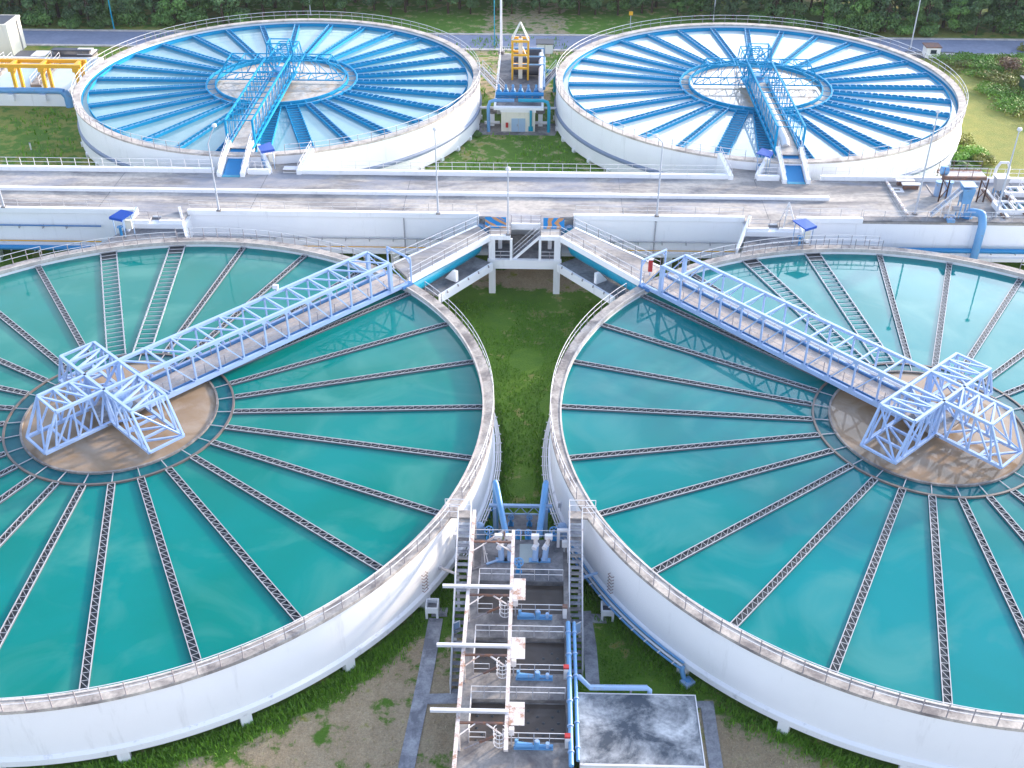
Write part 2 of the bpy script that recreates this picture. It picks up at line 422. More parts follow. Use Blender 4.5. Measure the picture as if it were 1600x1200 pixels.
# concrete foot paths beside the near tanks
def path(name, pts, w, z=G0):
    b = MB(); L = []; Rr = []
    for i, p in enumerate(pts):
        d = (pts[min(i+1, len(pts)-1)]-pts[max(i-1, 0)]); d.z = 0; d.normalize(); n = Vector((-d.y, d.x, 0))*w/2
        L.append(p+n); Rr.append(p-n)
    for i in range(len(pts)-1): b.slab([L[i]+Vector((0,0,.07)), L[i+1]+Vector((0,0,.07)), Rr[i+1]+Vector((0,0,.07)), Rr[i]+Vector((0,0,.07))], 0.4)
    return struct(b.build(name, 'path'))
path('path', [at(684, 968, G0), at(668, 1060, G0), at(640, 1200, G0), at(615, 1330, G0)], 1.0)
path('path', [at(670, 1094, G0+.004), at(722, 1092, G0+.004)], 0.8)
path('path', [at(1108, 1094, G0), at(1124, 1200, G0), at(1140, 1320, G0)], 0.85)
path('path', [at(1088, 1099, G0+.004), at(1106, 1099, G0+.004)], 0.5)
path('path', [at(916, 955, G0), at(925, 1010, G0), at(930, 1070, G0)], 0.9)

# ------------------------------------------------------------------ tanks
def front_tank(Cc, side, label, wmat, wide, gaps, inner_rail):
    t = thing('clarifier_tank', Cc, label, 'water tank', None, local=True)
    Rw = RO-0.16
    b = MB(); b.lathe([(Rw, -0.24), (Rw, -4.25), (Rw-0.5, -4.25), (Rw-0.5, -4.9), (0.5, -4.9), (0.5, -4.75), (RI+0.1, -4.75), (RI+0.1, -0.24)], 192); b.build('wall', 'white', t, LOCAL, True)
    b = MB(); b.lathe([(Rw-0.45, -4.25), (Rw+0.02, -4.25), (Rw+0.20, -4.42), (Rw+0.20, -4.9), (Rw-0.45, -4.9)], 192); b.build('ledge', 'ledge', t, LOCAL, True)
    b = MB(); b.ring(RI+0.14, RO, -0.24, 0.0, 192); b.build('walkway', 'rim', t, LOCAL, True)
    b = MB(); b.ring(RI, RI+0.14, -0.30, 0.05, 192); b.build('inner_kerb', 'kerb', t, LOCAL, True)
    pm = None
    for k in range(25):
        a = (-59.4 if side < 0 else 239.4)+14.4*k*(-side)
        if pm is None:
            b = MB(); b.box(Rw-0.35, Rw+0.12, -0.36, 0.36, G0-0.3, -4.9); pm = b.build('pier', 'white2', t, LOCAL); pm.rotation_euler.z = R_(a)
        else: copy_child(pm, t, None, R_(a))
    # radial collecting troughs
    def trough(w, r0, r1, ladder):
        b = MB(); th = 0.035
        for s in (-1, 1): b.box(r0, r1, s*w/2-th/2, s*w/2+th/2, -0.66, -0.455)
        ch = [b]
        if not ladder:
            f = MB().box(r0, r1, -w/2+th/2, w/2-th/2, -0.598, -0.57); ch.append(f)
        br = MB(); n = int((r1-r0)/(0.75 if ladder else 0.62)); st = (r1-r0)/n
        for k in range(n+1):
            x = r0+k*st
            if ladder: br.beam((x, -w/2-0.1, -0.43), (x, w/2+0.1, -0.43), 0.06, 0.05)
            else:
                br.beam((x, -w/2, -0.445), (x, w/2, -0.445), 0.028, 0.025)
                if k < n: br.beam((x, -w/2, -0.45), (x+st, w/2, -0.45), 0.028, 0.02)
        for s in (-1, 1):
            if ladder: br.box(r0, r1, s*w/2-0.05, s*w/2+0.05, -0.46, -0.42)
            else: br.box(r0, r1, s*w/2-0.028, s*w/2+0.028, -0.457, -0.425)
        return ch, br
    proto = {}
    for k in range(27):
        a = 3.4+13.333*k if side < 0 else 176.6-13.333*k
        lad = k in wide
        if lad not in proto:
            ch, br = trough(1.5 if lad else 0.50, 8.9, RI+0.05, lad)
            o = ch[0].build('trough', 'slate' if not lad else 'galv', t, LOCAL)
            if not lad: ch[1].build('trough_floor', 'dark', o, LOCAL)  # near-black floor: dark stain plus the channel's own shade put into the colour
            else:
                MB().box(RI-1.3, RI+0.05, -0.75, 0.75, -0.64, -0.50).build('outlet_plate', 'dark', o, LOCAL)
            br.build('brace', 'galv', o, LOCAL); proto[lad] = o
            o.rotation_euler.z = R_(a)
        else:
            o = copy_child(proto[lad], t, None, R_(a))
            for c in proto[lad].children: copy_child(c, o)
    # centre well: two ring walls joined by thin spokes
    b = MB(); b.ring(8.68, 8.84, -0.9, -0.45, 128); b.build('outer_ring', 'ringwall', t, LOCAL, True)
    b = MB(); b.ring(7.40, 7.56, -0.9, -0.38, 128); b.build('inner_ring', 'conc', t, LOCAL, True)
    sp = None
    for k in range(27):
        a = 3.4+13.333*k if side < 0 else 176.6-13.333*k
        if sp is None:
            sp = MB().box(7.5, 8.72, -0.03, 0.03, -0.50, -0.45).build('spoke', 'rail_g', t, LOCAL); sp.rotation_euler.z = R_(a)
        else: copy_child(sp, t, None, R_(a))
    rr = RO-0.07
    railing(t, [arc(rr, a0, a1) for a0, a1 in gaps]+[arc(RI+0.07, a0, a1) for a0, a1 in inner_rail], 1.1, sp=1.05*1.3)
    # water: plain setting, one sheet outside the well, one inside, one between
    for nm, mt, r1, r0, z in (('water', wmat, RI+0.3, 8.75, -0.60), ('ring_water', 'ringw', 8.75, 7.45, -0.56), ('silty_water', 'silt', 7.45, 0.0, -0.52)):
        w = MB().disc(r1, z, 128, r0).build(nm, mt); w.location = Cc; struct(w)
    return t
T1 = front_tank(C1, -1, 'large round tank of green teal water at the lower left, spanned by a truss bridge', 'wA', (7, 8),
                [(54.5, 97), (122, 336.0), (339.8, 400.5)], [(96.5, 122.5)])
T2 = front_tank(C2, 1, 'large round tank of turquoise water at the lower right, with dark troughs', 'wB', (5, 6),
                [(-157+0.2, 57.5), (83.5, 125.5), (139.5, 200.2)], [(83, 112)])

def rear_tank(Cc, label, wmat, wide, rgaps):
    t = thing('clarifier_tank', Cc, label, 'water tank', None, local=True)
    Rw = RO3-0.1
    b = MB(); b.lathe([(Rw, -0.22), (Rw, -3.1), (Rw-0.5, -3.1), (Rw-0.5, -5.4), (0.5, -5.4), (0.5, -5.2), (RI3+0.1, -5.2), (RI3+0.1, -0.22)], 160); b.build('wall', 'white', t, LOCAL, True)
    b = MB(); b.lathe([(Rw-0.4, -3.1), (Rw+0.03, -3.1), (Rw+0.22, -3.3), (Rw+0.22, -3.55), (Rw-0.4, -3.55)], 160); b.build('ledge', 'ledge_line', t, LOCAL, True)
    b = MB(); b.lathe([(Rw-0.4, -3.55), (Rw+0.14, -3.55), (Rw+0.14, -5.2), (Rw-0.4, -5.2)], 160); b.build('base_wall', 'white2', t, LOCAL, True)
    b = MB(); b.ring(RI3, RO3, -0.22, 0.0, 160); b.build('walkway', 'rim2', t, LOCAL, True)
    pm = None
    for k in range(44):
        if pm is None: pm = MB().box(Rw-0.4, Rw+0.3, -0.25, 0.25, -6.4, -5.0).build('pier', 'white2', t, LOCAL)
        else: copy_child(pm, t, None, R_(k*360/44))
    # outer collecting channel, blue
    b = MB(); b.lathe([(RI3-0.02, -0.95), (RI3-0.02, -0.45), (RI3-0.08, -0.45), (RI3-0.08, -0.85), (RI3-0.72, -0.85), (RI3-0.72, -0.40), (RI3-0.78, -0.40), (RI3-0.78, -0.95)], 160)
    b.build('ring_channel', 'blue', t, LOCAL, True)
    proto = {}
    for k in range(30):
        lad = k in wide; a = 12*k
        if lad not in proto:
            w = 1.5 if lad else 0.64; r0, r1 = 9.95, RI3-0.76; th = 0.07
            b = MB()
            for s in (-1, 1): b.box(r0, r1, s*w/2-th/2, s*w/2+th/2, -1.0, -0.38)
            o = b.build('trough', 'blue', t, LOCAL); o.rotation_euler.z = R_(a)
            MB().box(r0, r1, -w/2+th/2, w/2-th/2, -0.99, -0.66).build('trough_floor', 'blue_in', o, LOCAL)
            br = MB(); n = int((r1-r0)/0.8); st = (r1-r0)/n
            for q in range(n+1):
                x = r0+q*st
                if lad: br.beam((x, -w/2-0.08, -0.34), (x, w/2+0.08, -0.34), 0.08, 0.07)
                else:
                    br.beam((x, -w/2-0.05, -0.36), (x, w/2+0.08, -0.36), 0.04, 0.04)
                    if q < n: br.box(x+0.12, x+st-0.12, w/2-0.03, w/2+0.05, -0.38, -0.28)
            for s in ((-1, 1) if lad else (1,)): br.box(r0, r1, s*w/2-0.04, s*w/2+0.04, -0.39, -0.365)
            br.build('weir_plate', 'blue' if lad else 'weir', o, LOCAL); proto[lad] = o
        else:
            o = copy_child(proto[lad], t, None, R_(a))
            for c in proto[lad].children: copy_child(c, o)
    b = MB(); b.ring(9.72, 9.9, -1.1, -0.36, 128); b.build('outer_ring', 'blue', t, LOCAL, True)
    b = MB(); b.ring(8.55, 8.72, -1.1, -0.30, 128); b.build('inner_ring', 'blue', t, LOCAL, True)
    b = MB(); b.ring(8.72, 9.72, -1.0, -0.72, 128); b.build('ring_floor', 'rim2', t, LOCAL, True)
    sp = None
    for k in range(30):
        if sp is None: sp = MB().box(8.7, 9.75, -0.05, 0.05, -0.5, -0.42).build('spoke', 'blue', t, LOCAL)
        else: copy_child(sp, t, None, R_(12*k))
    railing(t, [arc(RO3-0.06, a0, a1) for a0, a1 in rgaps], 1.1, sp=1.7)
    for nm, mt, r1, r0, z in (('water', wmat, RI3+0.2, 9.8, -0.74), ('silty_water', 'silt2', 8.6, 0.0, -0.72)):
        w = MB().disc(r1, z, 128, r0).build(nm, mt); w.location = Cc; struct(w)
    return t
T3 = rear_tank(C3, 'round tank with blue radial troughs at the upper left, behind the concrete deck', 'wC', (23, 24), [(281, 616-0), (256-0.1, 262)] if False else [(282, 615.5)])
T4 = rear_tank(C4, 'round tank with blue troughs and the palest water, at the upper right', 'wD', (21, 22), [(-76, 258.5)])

# ------------------------------------------------------------------ truss bridges with their centre drives and rotating arms
def truss_face(b, nodes_b, nodes_t, ch, mb, flip=False):
    """posts and diagonals between two node rows, plus the chords"""
    for i in range(len(nodes_b)):
        b.beam(nodes_b[i], nodes_t[i], mb, mb)
        if i < len(nodes_b)-1:
            p, q = (nodes_b[i], nodes_t[i+1]) if flip else (nodes_t[i], nodes_b[i+1])
            b.beam(p, q, mb*0.8, mb*0.8)
def bridge(Cc, ang, label, cfg):
    t = thing('scraper_bridge', Cc, label, 'truss bridge', None, local=True, rz=R_(ang))
    L0, Lt, Lb, hb, zb, zt, ch, mb, mat = [cfg[k] for k in ('L0', 'Lt', 'Lb', 'hb', 'zb', 'zt', 'ch', 'mb', 'mat')]
    n = cfg['n']
    xs = [L0+(Lt-L0)*i/n for i in range(n+1)]
    for s in (-1, 1):
        b = MB()
        b.beam((L0, s*hb, zt), (Lt, s*hb, zt), ch, ch); b.beam((L0, s*hb, zb), (Lb, s*hb, zb), ch*0.9, ch*1.5)
        nb = [(x, s*hb, zb) for x in xs]; ntp = [(x, s*hb, zt) for x in xs]
        truss_face(b, nb, ntp, ch, mb, cfg.get('flip', False))
        b.beam((Lt, s*hb, zb), (Lt, s*hb, zt), ch*1.25, ch*1.25)
        if cfg.get('portal'):
            for x in xs:
                for z, dz in ((zt, -.16), (zb, .2)): b.box(x-.24, x+.24, s*hb+s*.10-.015, s*hb+s*.10+.015, z+dz-.16, z+dz+.16)
        b.build('side_truss', mat, t, LOCAL)
        # low plates along the walkway
        MB().box(L0, Lt, s*(hb-0.32)-0.03, s*(hb-0.32)+0.03, zb-0.1, zb+0.26).build('toe_plate', cfg['plate'], t, LOCAL)
    b = MB()
    for i, x in enumerate(xs):
        b.beam((x, -hb, zt+0.01), (x, hb, zt+0.01), mb*1.1, mb*1.1)
        if cfg.get('diag', True) and i < n: b.beam((x, hb, zt), (xs[i+1], -hb, zt), mb*0.9, mb*0.9) if cfg.get('dflip') else b.beam((x, -hb, zt), (xs[i+1], hb, zt), mb*0.9, mb*0.9)
    if cfg.get('diag', True): b.build('top_bracing', mat, t, LOCAL)
    pc = MB().beam((0, -hb, zt+0.01), (0, hb, zt+0.01), mb*1.1, mb*1.1).build('cross_beam', mat, t, LOCAL) if not cfg.get('diag', True) else None
    pf = MB().beam((0, -hb, zb-0.12), (0, hb, zb-0.12), mb, mb).build('floor_beam', mat, t, LOCAL)
    for i, x in enumerate(xs):
        for pp in (pc, pf):
            if pp is None: continue
            if i == 0: pp.location.x = x
            else: copy_child(pp, t, (x, 0, 0))
    MB().box(-0.6, Lb, -hb+0.45, hb-0.45, zb-0.02, zb+0.06).build('deck', cfg['deck'], t, LOCAL)
    for s in (-1, 1):
        y = s*(hb-0.5)
        railing(t, [[(L0, y, zb+0.06), (Lb-0.4, y, zb+0.06)]], 1.0, rmat=cfg['rail'], pmat='post', sp=2.0, rt=0.045, pt=0.045, name='deck_railing')
    if cfg.get('portal'):
        b = MB(); x = Lb+0.5
        for s in (-1, 1): b.tube([(x, s*(hb+0.1), 0), (x, s*(hb+0.1), 2.75)], 0.085, 8)
        b.tube([(x, -hb-0.1, 2.75), (x, hb+0.1, 2.75)], 0.11, 8)
        for s in (-1, 1):
            b.beam((x, s*(hb+0.1), 2.1), (x, s*(hb-0.55), 2.75), 0.09); b.beam((Lb+0.2, s*hb, 0.1), (Lt, s*hb, zt-0.2), 0.09)
        b.build('end_portal', mat, t, LOCAL)
        MB().box(Lb-0.7, Lb+0.6, -hb-0.25, -hb+0.4, zb-0.3, zb-0.02).build('bearing', 'bridge_dk', t, LOCAL)
        MB().box(Lb-0.7, Lb+0.6, hb-0.4, hb+0.25, zb-0.3, zb-0.02).build('bearing', 'bridge_dk', t, LOCAL)
    # scraper arms: three tapered box trusses hung from the drive cage
    ab, atp, hw, za, zc = cfg['arm_b'], cfg['arm_t'], cfg['arm_w'], cfg['arm_zb'], cfg['arm_zt']
    am = cfg['amb']
    for rot in (90, 180, 270):
        b = MB(); x0 = hw
        na = 3; xb = [x0+(ab-x0)*i/na for i in range(na+1)]; xt = [x0+(atp-x0)*i/na for i in range(na+1)]
        for s in (-1, 1):
            y = s*hw
            b.beam((0, y, zc), (atp, y, zc), am*1.25); b.beam((x0, y, za), (ab, y, za), am*1.35)
            for i in range(na+1):
                if i == na: b.beam((xb[i], y, za), (xt[i], y, zc), am*0.9)
                if i < na:
                    mid = ((xb[i]+xb[i+1])/2, y, za)
                    b.beam((xt[i], y, zc), mid, am*0.7); b.beam(mid, (xt[i+1], y, zc), am*0.7)
        for i in range(na+1):
            b.beam((xb[i], -hw, za), (xb[i], hw, za), am); b.beam((xt[i], -hw, zc), (xt[i], hw, zc), am)
            if i < na:
                b.beam((xb[i], -hw, za), (xb[i+1], hw, za), am*0.8); b.beam((xt[i], hw, zc), (xt[i+1], -hw, zc), am*0.8)
        b.beam((xt[-1], -hw, zc), (xb[-1], hw, za), am*0.7)
        o = b.build('scraper_arm', mat, t, LOCAL); o.rotation_euler.z = R_(rot)
    # drive cage at the centre
    b = MB(); hw2 = hw
    for sx in (-1, 1):
        for sy in (-1, 1):
            b.beam((sx*hw2, sy*hw2, za), (sx*hw2, sy*hw2, zc), am*1.3)
            b.beam((sx*hw2, sy*hw2, zc), (sx*0.55, sy*0.55, za+0.7), am*1.7)
    for s in (-1, 1):
        b.beam((-hw2, s*hw2, zc), (hw2, s*hw2, zc), am*1.2); b.beam((s*hw2, -hw2, zc), (s*hw2, hw2, zc), am*1.2)
        b.beam((-hw2, s*hw2, za), (hw2, s*hw2, zc), am*0.9)
    b.build('drive_cage', mat, t, LOCAL)
    MB().box(-1.9, 1.2, -1.75, 1.75, za-0.05, za+0.10).build('drive_platform', cfg['plat'], t, LOCAL)
    b = MB(); b.lathe([(0.0, za+0.1), (1.05, za+0.1), (1.05, za+0.55), (0.8, za+0.6), (0.8, za+1.0), (0.0, za+1.05)], 28); d = b.build('drive_drum', cfg['drum'], t, LOCAL, True)
    b = MB(); b.tube([(0.3, 0.9, za+0.9), (0.3, 1.5, za+0.9)], 0.24, 12); b.box(0.1, 0.5, 0.6, 0.95, za+0.5, za+1.1); b.build('motor', 'rail_w', d, LOCAL)
    b = MB(); b.lathe([(0.35, -6.2), (0.55, -6.2), (0.55, za-0.05), (0.35, za-0.05)], 20); b.build('centre_column', 'conc', t, LOCAL, True)
    return t
fr = dict(L0=1.5, Lt=27.0, Lb=28.95, hb=1.55, zb=0.22, zt=3.15, ch=0.26, mb=0.135, n=11, mat='bridge', plate='bridge_dk', deck='walk', rail='rail_g', portal=True, dflip=True,
          arm_b=6.95, arm_t=5.35, arm_w=1.45, arm_zb=0.2, arm_zt=3.2, amb=0.18, plat='conc', drum='pipe_pale')
B1 = bridge(C1, 47.5, 'pale blue truss bridge over green water in the lower left tank', fr)
fr2 = dict(fr); fr2.update(diag=False, dflip=False, flip=False)
B2 = bridge(C2, 132.5, 'pale blue truss bridge with a side pipe in the lower right tank', fr2)
b = MB(); b.tube([(2, -0.85, 1.1), (27.5, -0.85, 1.1)], 0.11, 8); b.build('side_pipe', 'rail_w', B2, LOCAL)
rr = dict(L0=1.2, Lt=23.3, Lb=24.6, hb=1.55, zb=0.15, zt=2.95, ch=0.19, mb=0.085, n=12, mat='blue', plate='blue', deck='rim2', rail='pipe_blue', diag=False,
          arm_b=8.3, arm_t=6.6, arm_w=1.35, arm_zb=0.05, arm_zt=2.6, amb=0.10, plat='blue', drum='pipe_blue')
B3 = bridge(C3, -90, 'deep blue truss bridge with a flat walkway in the upper left tank', rr)
B4 = bridge(C4, -90, 'deep blue truss bridge with a fat pale pipe, in the upper right tank', rr)
b = MB(); b.tube([(6.5, -0.1, 0.62), (21.5, -0.1, 0.62), (22.3, -0.1, 0.2)], 0.46, 14); b.build('pipe', 'rail_w', B4, LOCAL, True)
# high frame over the drive of the two far bridges
for Bx in (B3, B4):
    b = MB()
    for sx in (-1.6, 0.9):
        for sy in (-1.5, 1.5): b.beam((sx, sy, 2.6), (sx*0.8, sy*0.85, 4.6), 0.15)
    for sy in (-1.5, 1.5): b.beam((-1.28, sy*.85, 4.6), (0.72, sy*.85, 4.6), 0.13)
    for sx in (-1.28, 0.72): b.beam((sx, -1.28, 4.6), (sx, 1.28, 4.6), 0.13)
    b.beam((0.9, -1.5, 2.6), (0.72, 1.28, 4.6), 0.1); b.beam((0.9, 1.5, 2.6), (0.72, -1.28, 4.6), 0.1)
    b.build('drive_tower', 'blue', Bx, LOCAL)
# ------------------------------------------------------------------ concrete deck (covered channel) between the near and far tanks
YC = at(640, 301.5, ZP+.3).y
XL, XR = -110.0, 110.0
nl0, nl1 = at(200, 351, ZP).x, at(283, 350, ZP).x          # notch over the left near tank
nr0, nr1 = at(1165, 352, ZP).x, at(1248, 353, ZP).x
ca0, ca1 = at(745, 350, ZP).x, at(895, 350, ZP).x          # central head
YN = at(198, 360, 0).y
dk = thing('service_deck', (0, (YF+YR)/2, ZP), 'long stained concrete deck with white side walls between the near and far tanks', 'deck')
b = MB(); b.box(XL, XR, YF, YR, ZP-0.3, ZP); b.build('slab', 'deck', dk)
b = MB(); b.box(XL, nl0, YF-0.02, YF+0.45, -3.1, ZP-0.3); b.box(nl1, ca0, YF-0.02, YF+0.45, -3.1, ZP-0.3); b.box(ca1, nr0, YF-.02, YF+.45, -3.1, ZP-.3); b.box(nr1, XR, YF-.02, YF+.45, -3.1, ZP-.3)
b.box(XL, XR, YF+1.0, YF+1.3, -3.1, ZP-.3); b.build('front_wall', 'white', dk)
MB().box(XL, XR, YF-0.45, YR+0.3, -3.5, -3.1).build('bottom_slab', 'white2', dk)
MB().box(XL, XR, YR-0.3, YR-0.02, -3.1, ZP-.3).build('rear_wall', 'white2', dk)
for x0, x1 in ((XL, nl0), (nl1, ca0), (ca1, nr0), (nr1, at(1345, 340, ZP).x)):
    b = MB(); b.box(x0, x1, YF-0.16, YF+0.30, ZP-0.22, ZP+0.34); b.build('parapet', 'white', dk)
    railing(dk, [[(x0+.2, YF+0.12, ZP+0.34), (x1-.2, YF+0.12, ZP+0.34)]], 0.95, rmat='rail_w', pmat='rail_g', sp=2.4, rt=0.035, pt=0.04, lim=40)
xr = at(1345, 340, ZP).x
MB().box(xr, XR, YF-0.10, YF+0.9, ZP, ZP+0.12).build('edge_kerb', 'conc_dk', dk)
railing(dk, [[(xr, YF+0.1, ZP+.12), (XR, YF+0.1, ZP+.12)]], 1.0, rmat='rail_w', pmat='rail_g', sp=2.2, rt=0.04, pt=0.045, lim=40)
MB().box(XL, at(1290, 303, ZP).x, YC-0.2, YC+0.25, ZP, ZP+0.36).build('middle_kerb', 'white', dk)
# rear parapet in pieces, leaving the ramps and landings open
def px_x(px): return at(px, 274, ZP).x
rp = [(XL, px_x(332)), (px_x(467), px_x(1136)), (px_x(1277), px_x(1385)), (px_x(1385), XR)]
for x0, x1 in rp:
    MB().box(x0, x1, YR-0.1, YR+0.35, ZP-0.3, ZP+0.5).build('parapet', 'white', dk)
    railing(dk, [[(x0+.1, YR+0.15, ZP+0.5), (x1-.1, YR+0.15, ZP+0.5)]], 1.0, rmat='rail_w', pmat='rail_w', sp=1.55, rt=0.05, pt=0.05, lim=60)
# expansion joints in the slab, thin dark fillers
pj = None
for x in (-46, -30, -14, 9, 24, 38, 52):
    if pj is None:
        pj = MB().box(-0.03, 0.03, YF+0.3, YR-0.1, ZP, ZP+0.006).build('joint', 'conc_dk', dk, Vector((0, (YF+YR)/2, ZP))); pj.location.x = x
    else: copy_child(pj, dk, (x, 0, 0))
# columns under the deck
pc = None
for x in (-70, -58, -46.5, -24, -15, 14, 24, 44, 53.5, 62, 72):
    for yy in (YF+0.6, YR-1.2):
        if pc is None:
            pc = MB().box(-0.45, 0.45, -0.4, 0.4, G0-0.4, -3.5).build('column', 'white2', dk, Vector((0, 0, ZP))); pc.location = (x, yy-(YF+YR)/2, 0)
        else: copy_child(pc, dk, (x, yy-(YF+YR)/2, 0))
# hanging service lines along the front wall
def svc(x0, x1, z, r, mat, label, name='pipe', y=None, brackets=True, bm='rail_g'):
    y = y or YF-0.35
    t = thing(name, (x0, y, z), label, 'pipe')
    MB().tube([(x0, y, z), (x1, y, z)], r, 10).build('pipe_run', mat, t, smooth=True)
    if brackets:
        pb = None; n = int((x1-x0)/2.5)
        for k in range(n):
            x = x0+1+k*2.5
            if pb is None: pb = MB().box(0, 0.08, y-r-.04, YF-0.02, z-0.32, z-r*0.5).build('bracket', bm, t, Vector((0, y, z))); pb.location.x = x-x0
            else: copy_child(pb, t, (x-x0, 0, 0))
    return t
svc(at(300, 376, -1.9).x, at(745, 378, -1.9).x, -1.75, 0.07, 'rail_g', 'thin grey pipe on brackets under the white wall, left of the central stair')
svc(at(905, 378, -1.9).x, at(1150, 378, -1.9).x, -1.75, 0.07, 'rail_g', 'thin grey pipe on brackets under the white wall, right of the central stair')
svc(at(-60, 360, -1).x, at(158, 360, -1).x, -0.75, 0.08, 'bridge_dk', 'thin dark blue pipe on brackets along the white wall at the far left')
svc(at(-60, 368, -2).x, at(160, 368, -2).x, -2.55, 0.07, 'yellow', 'thin yellow line low on the white wall at the far left', brackets=False)
svc(at(420, 393, -3).x, at(740, 393, -3).x, -2.75, 0.055, 'yellow', 'thin yellow line low on the white wall, behind the left truss bridge', brackets=False)
svc(at(910, 393, -3).x, at(1150, 393, -3).x, -2.75, 0.055, 'yellow', 'thin yellow line low on the white wall, behind the right truss bridge', brackets=False)
svc(at(-60, 379, -3).x, at(150, 379, -3).x, -3.0, 0.27, 'ramp_blue', 'thick bright blue pipe below the deck at the far left', y=YF-1.0)
svc(at(1262, 375, -2).x, at(1660, 377, -2).x, -2.05, 0.27, 'ramp_blue', 'thick bright blue pipe below the deck at the far right', y=YF-0.8)
# vertical dark drain pipes on the wall
for px, lb in ((630, 'left'), (1021, 'right')):
    x = at(px, 345, 0).x
    tag(MB().tube([(x, YF-0.14, ZP-0.3), (x, YF-0.14, -3.2)], 0.07, 8).build('drain_pipe', 'rail_g', None, Vector((x, YF-.14, -3.2))), 'thin grey drain pipe down the white wall on the %s of the central stair' % lb, 'pipe')

# landings beside the near tanks, with steps up to the deck
def landing(pts, n0, n1, sx0, Cc, label, wing, wx):
    t = thing('landing', (at(*pts[0], 0).x, YN, 0), label, 'landing')
    P = [at(px, py, -0.01) for px, py in pts]
    ic = [p for p in P]
    # follow the tank's rim between the last two corners
    a1 = math.degrees(math.atan2(P[2].y-Cc.y, P[2].x-Cc.x)); a0 = math.degrees(math.atan2(P[3].y-Cc.y, P[3].x-Cc.x))
    arcp = arc(RO-0.02, a1, a0, -0.01, (Cc.x, Cc.y), 2)
    b = MB(); b.slab([P[0], P[1]]+arcp, 0.35); b.build('floor', 'conc_dk', t)
    b = MB(); b.box(n0, sx0, YN, YN+0.25, -0.35, ZP); b.box(sx0+1.0, n1, YN, YN+0.25, -0.35, ZP); b.box(n0, n1, YN+1.1, YN+1.2, -0.3, ZP-0.02); b.build('step_wall', 'white', t)
    MB().box(n0, n1, YN+0.25 if False else YN+1.2, YF, ZP-0.3, ZP-0.004).build('upper_floor', 'deck', t)
    MB().box(n0, sx0, YN+.25, YN+1.2, ZP-0.3, ZP-0.004).build('upper_floor', 'deck', t); MB().box(sx0+1.0, n1, YN+.25, YN+1.2, ZP-0.3, ZP-0.004).build('upper_floor', 'deck', t)
    for k in range(4):
        MB().box(sx0+.02, sx0+0.98, YN+0.28*k, YN+0.28*(k+1)-0.01, -0.3, 0.16*(k+1)).build('step', 'conc_dk', t)
    railing(t, [[(n0+.1, YN+0.12, ZP), (sx0, YN+0.12, ZP)], [(sx0+1, YN+0.12, ZP), (n1-.1, YN+0.12, ZP)]], 0.95, rmat='rail_g', pmat='post', sp=1.6, rt=0.045, pt=0.045)
    MB().box(n0-0.2, n1+0.2, YN-0.2, YF, -3.4, ZP-0.31).build('support_wall', 'white2', t)
    # sloping wing walls
    for (p0, z0, p1, z1) in wing:
        q0 = at(*p0, z0); q1 = at(*p1, z1); d = (q1-q0); d.z = 0; d.normalize(); nn = Vector((-d.y, d.x, 0))*0.13
        b = MB(); zb = -3.2
        b.add([q0-nn, q1-nn, q1+nn, q0+nn, (q0-nn)*1, (q1-nn)*1, (q1+nn)*1, (q0+nn)*1], [])
        vs = [Vector(((q0-nn).x, (q0-nn).y, zb)), Vector(((q1-nn).x, (q1-nn).y, zb)), Vector(((q1+nn).x, (q1+nn).y, zb)), Vector(((q0+nn).x, (q0+nn).y, zb)), q0-nn, q1-nn, q1+nn, q0+nn]
        b = MB().add(vs, [(3,2,1,0),(4,5,6,7),(0,1,5,4),(1,2,6,5),(2,3,7,6),(3,0,4,7)]); b.build('wing_wall', 'white', t)
    return t
LD1 = landing([(198, 360), (284, 360), (290, 374), (152, 388)], nl0, nl1, at(234, 352, .4).x, C1, 'grey concrete landing with four steps and a blue canopy, above the lower left tank',
        [((278, 327), ZP+.5, (289.5, 373), 0.05), ((211, 328), ZP+.7, (197, 361), 0.4)], 0)
LD2 = landing([(1164, 363), (1248, 364), (1262, 374), (1150, 385)], nr0, nr1, at(1198, 356, .4).x, C2, 'dark grey concrete landing with four steps, above the lower right tank',
        [((1170, 334), ZP+.5, (1150.5, 385), 0.05), ((1250, 350), ZP+.2, (1260, 372), 0.3)], 0)

# ------------------------------------------------------------------ central head with two sloping walkways
ha, hb_ = at(764, 368, ZP), at(872, 368, ZP)
hd = thing('stair_head', ((ha.x+hb_.x)/2, ha.y, G0), 'raised concrete head with stair and columns, joining the deck to both near tanks', 'platform')
ycol = ha.y+0.35
xa, xb = ha.x, hb_.x
xs0, xs1 = at(796, 368, ZP).x, at(843, 368, ZP).x
b = MB(); b.box(xa-0.1, xs0, ha.y, YF, ZP-0.32, ZP-0.003); b.build('floor', 'deck', hd)
MB().box(xs1, xb+0.1, ha.y, YF, ZP-0.32, ZP-0.003).build('floor', 'deck', hd)
MB().box(xs0, xs1, ha.y+2.6, YF, ZP-0.32, ZP-0.003).build('floor', 'deck', hd)
b = MB(); b.box(xa-0.1, xs0, ha.y-0.12, ha.y+0.15, ZP-0.45, ZP+0.02); b.build('edge_beam', 'white', hd)
MB().box(xs1, xb+0.1, ha.y-0.12, ha.y+0.15, ZP-0.45, ZP+0.02).build('edge_beam', 'white', hd)
MB().box(xs0, xs1, ha.y+2.45, ha.y+2.7, ZP-0.55, ZP+0.1).build('edge_beam', 'white', hd)
for x in (xa+0.15, xb-0.15):
    MB().box(x-0.32, x+0.32, ycol-0.3, ycol+0.3, -2.0, ZP-0.45).build('column', 'white', hd)
    MB().box(x-0.34, x+0.34, ycol-0.32, ycol+0.32, G0-0.4, -2.9).build('column', 'white', hd)
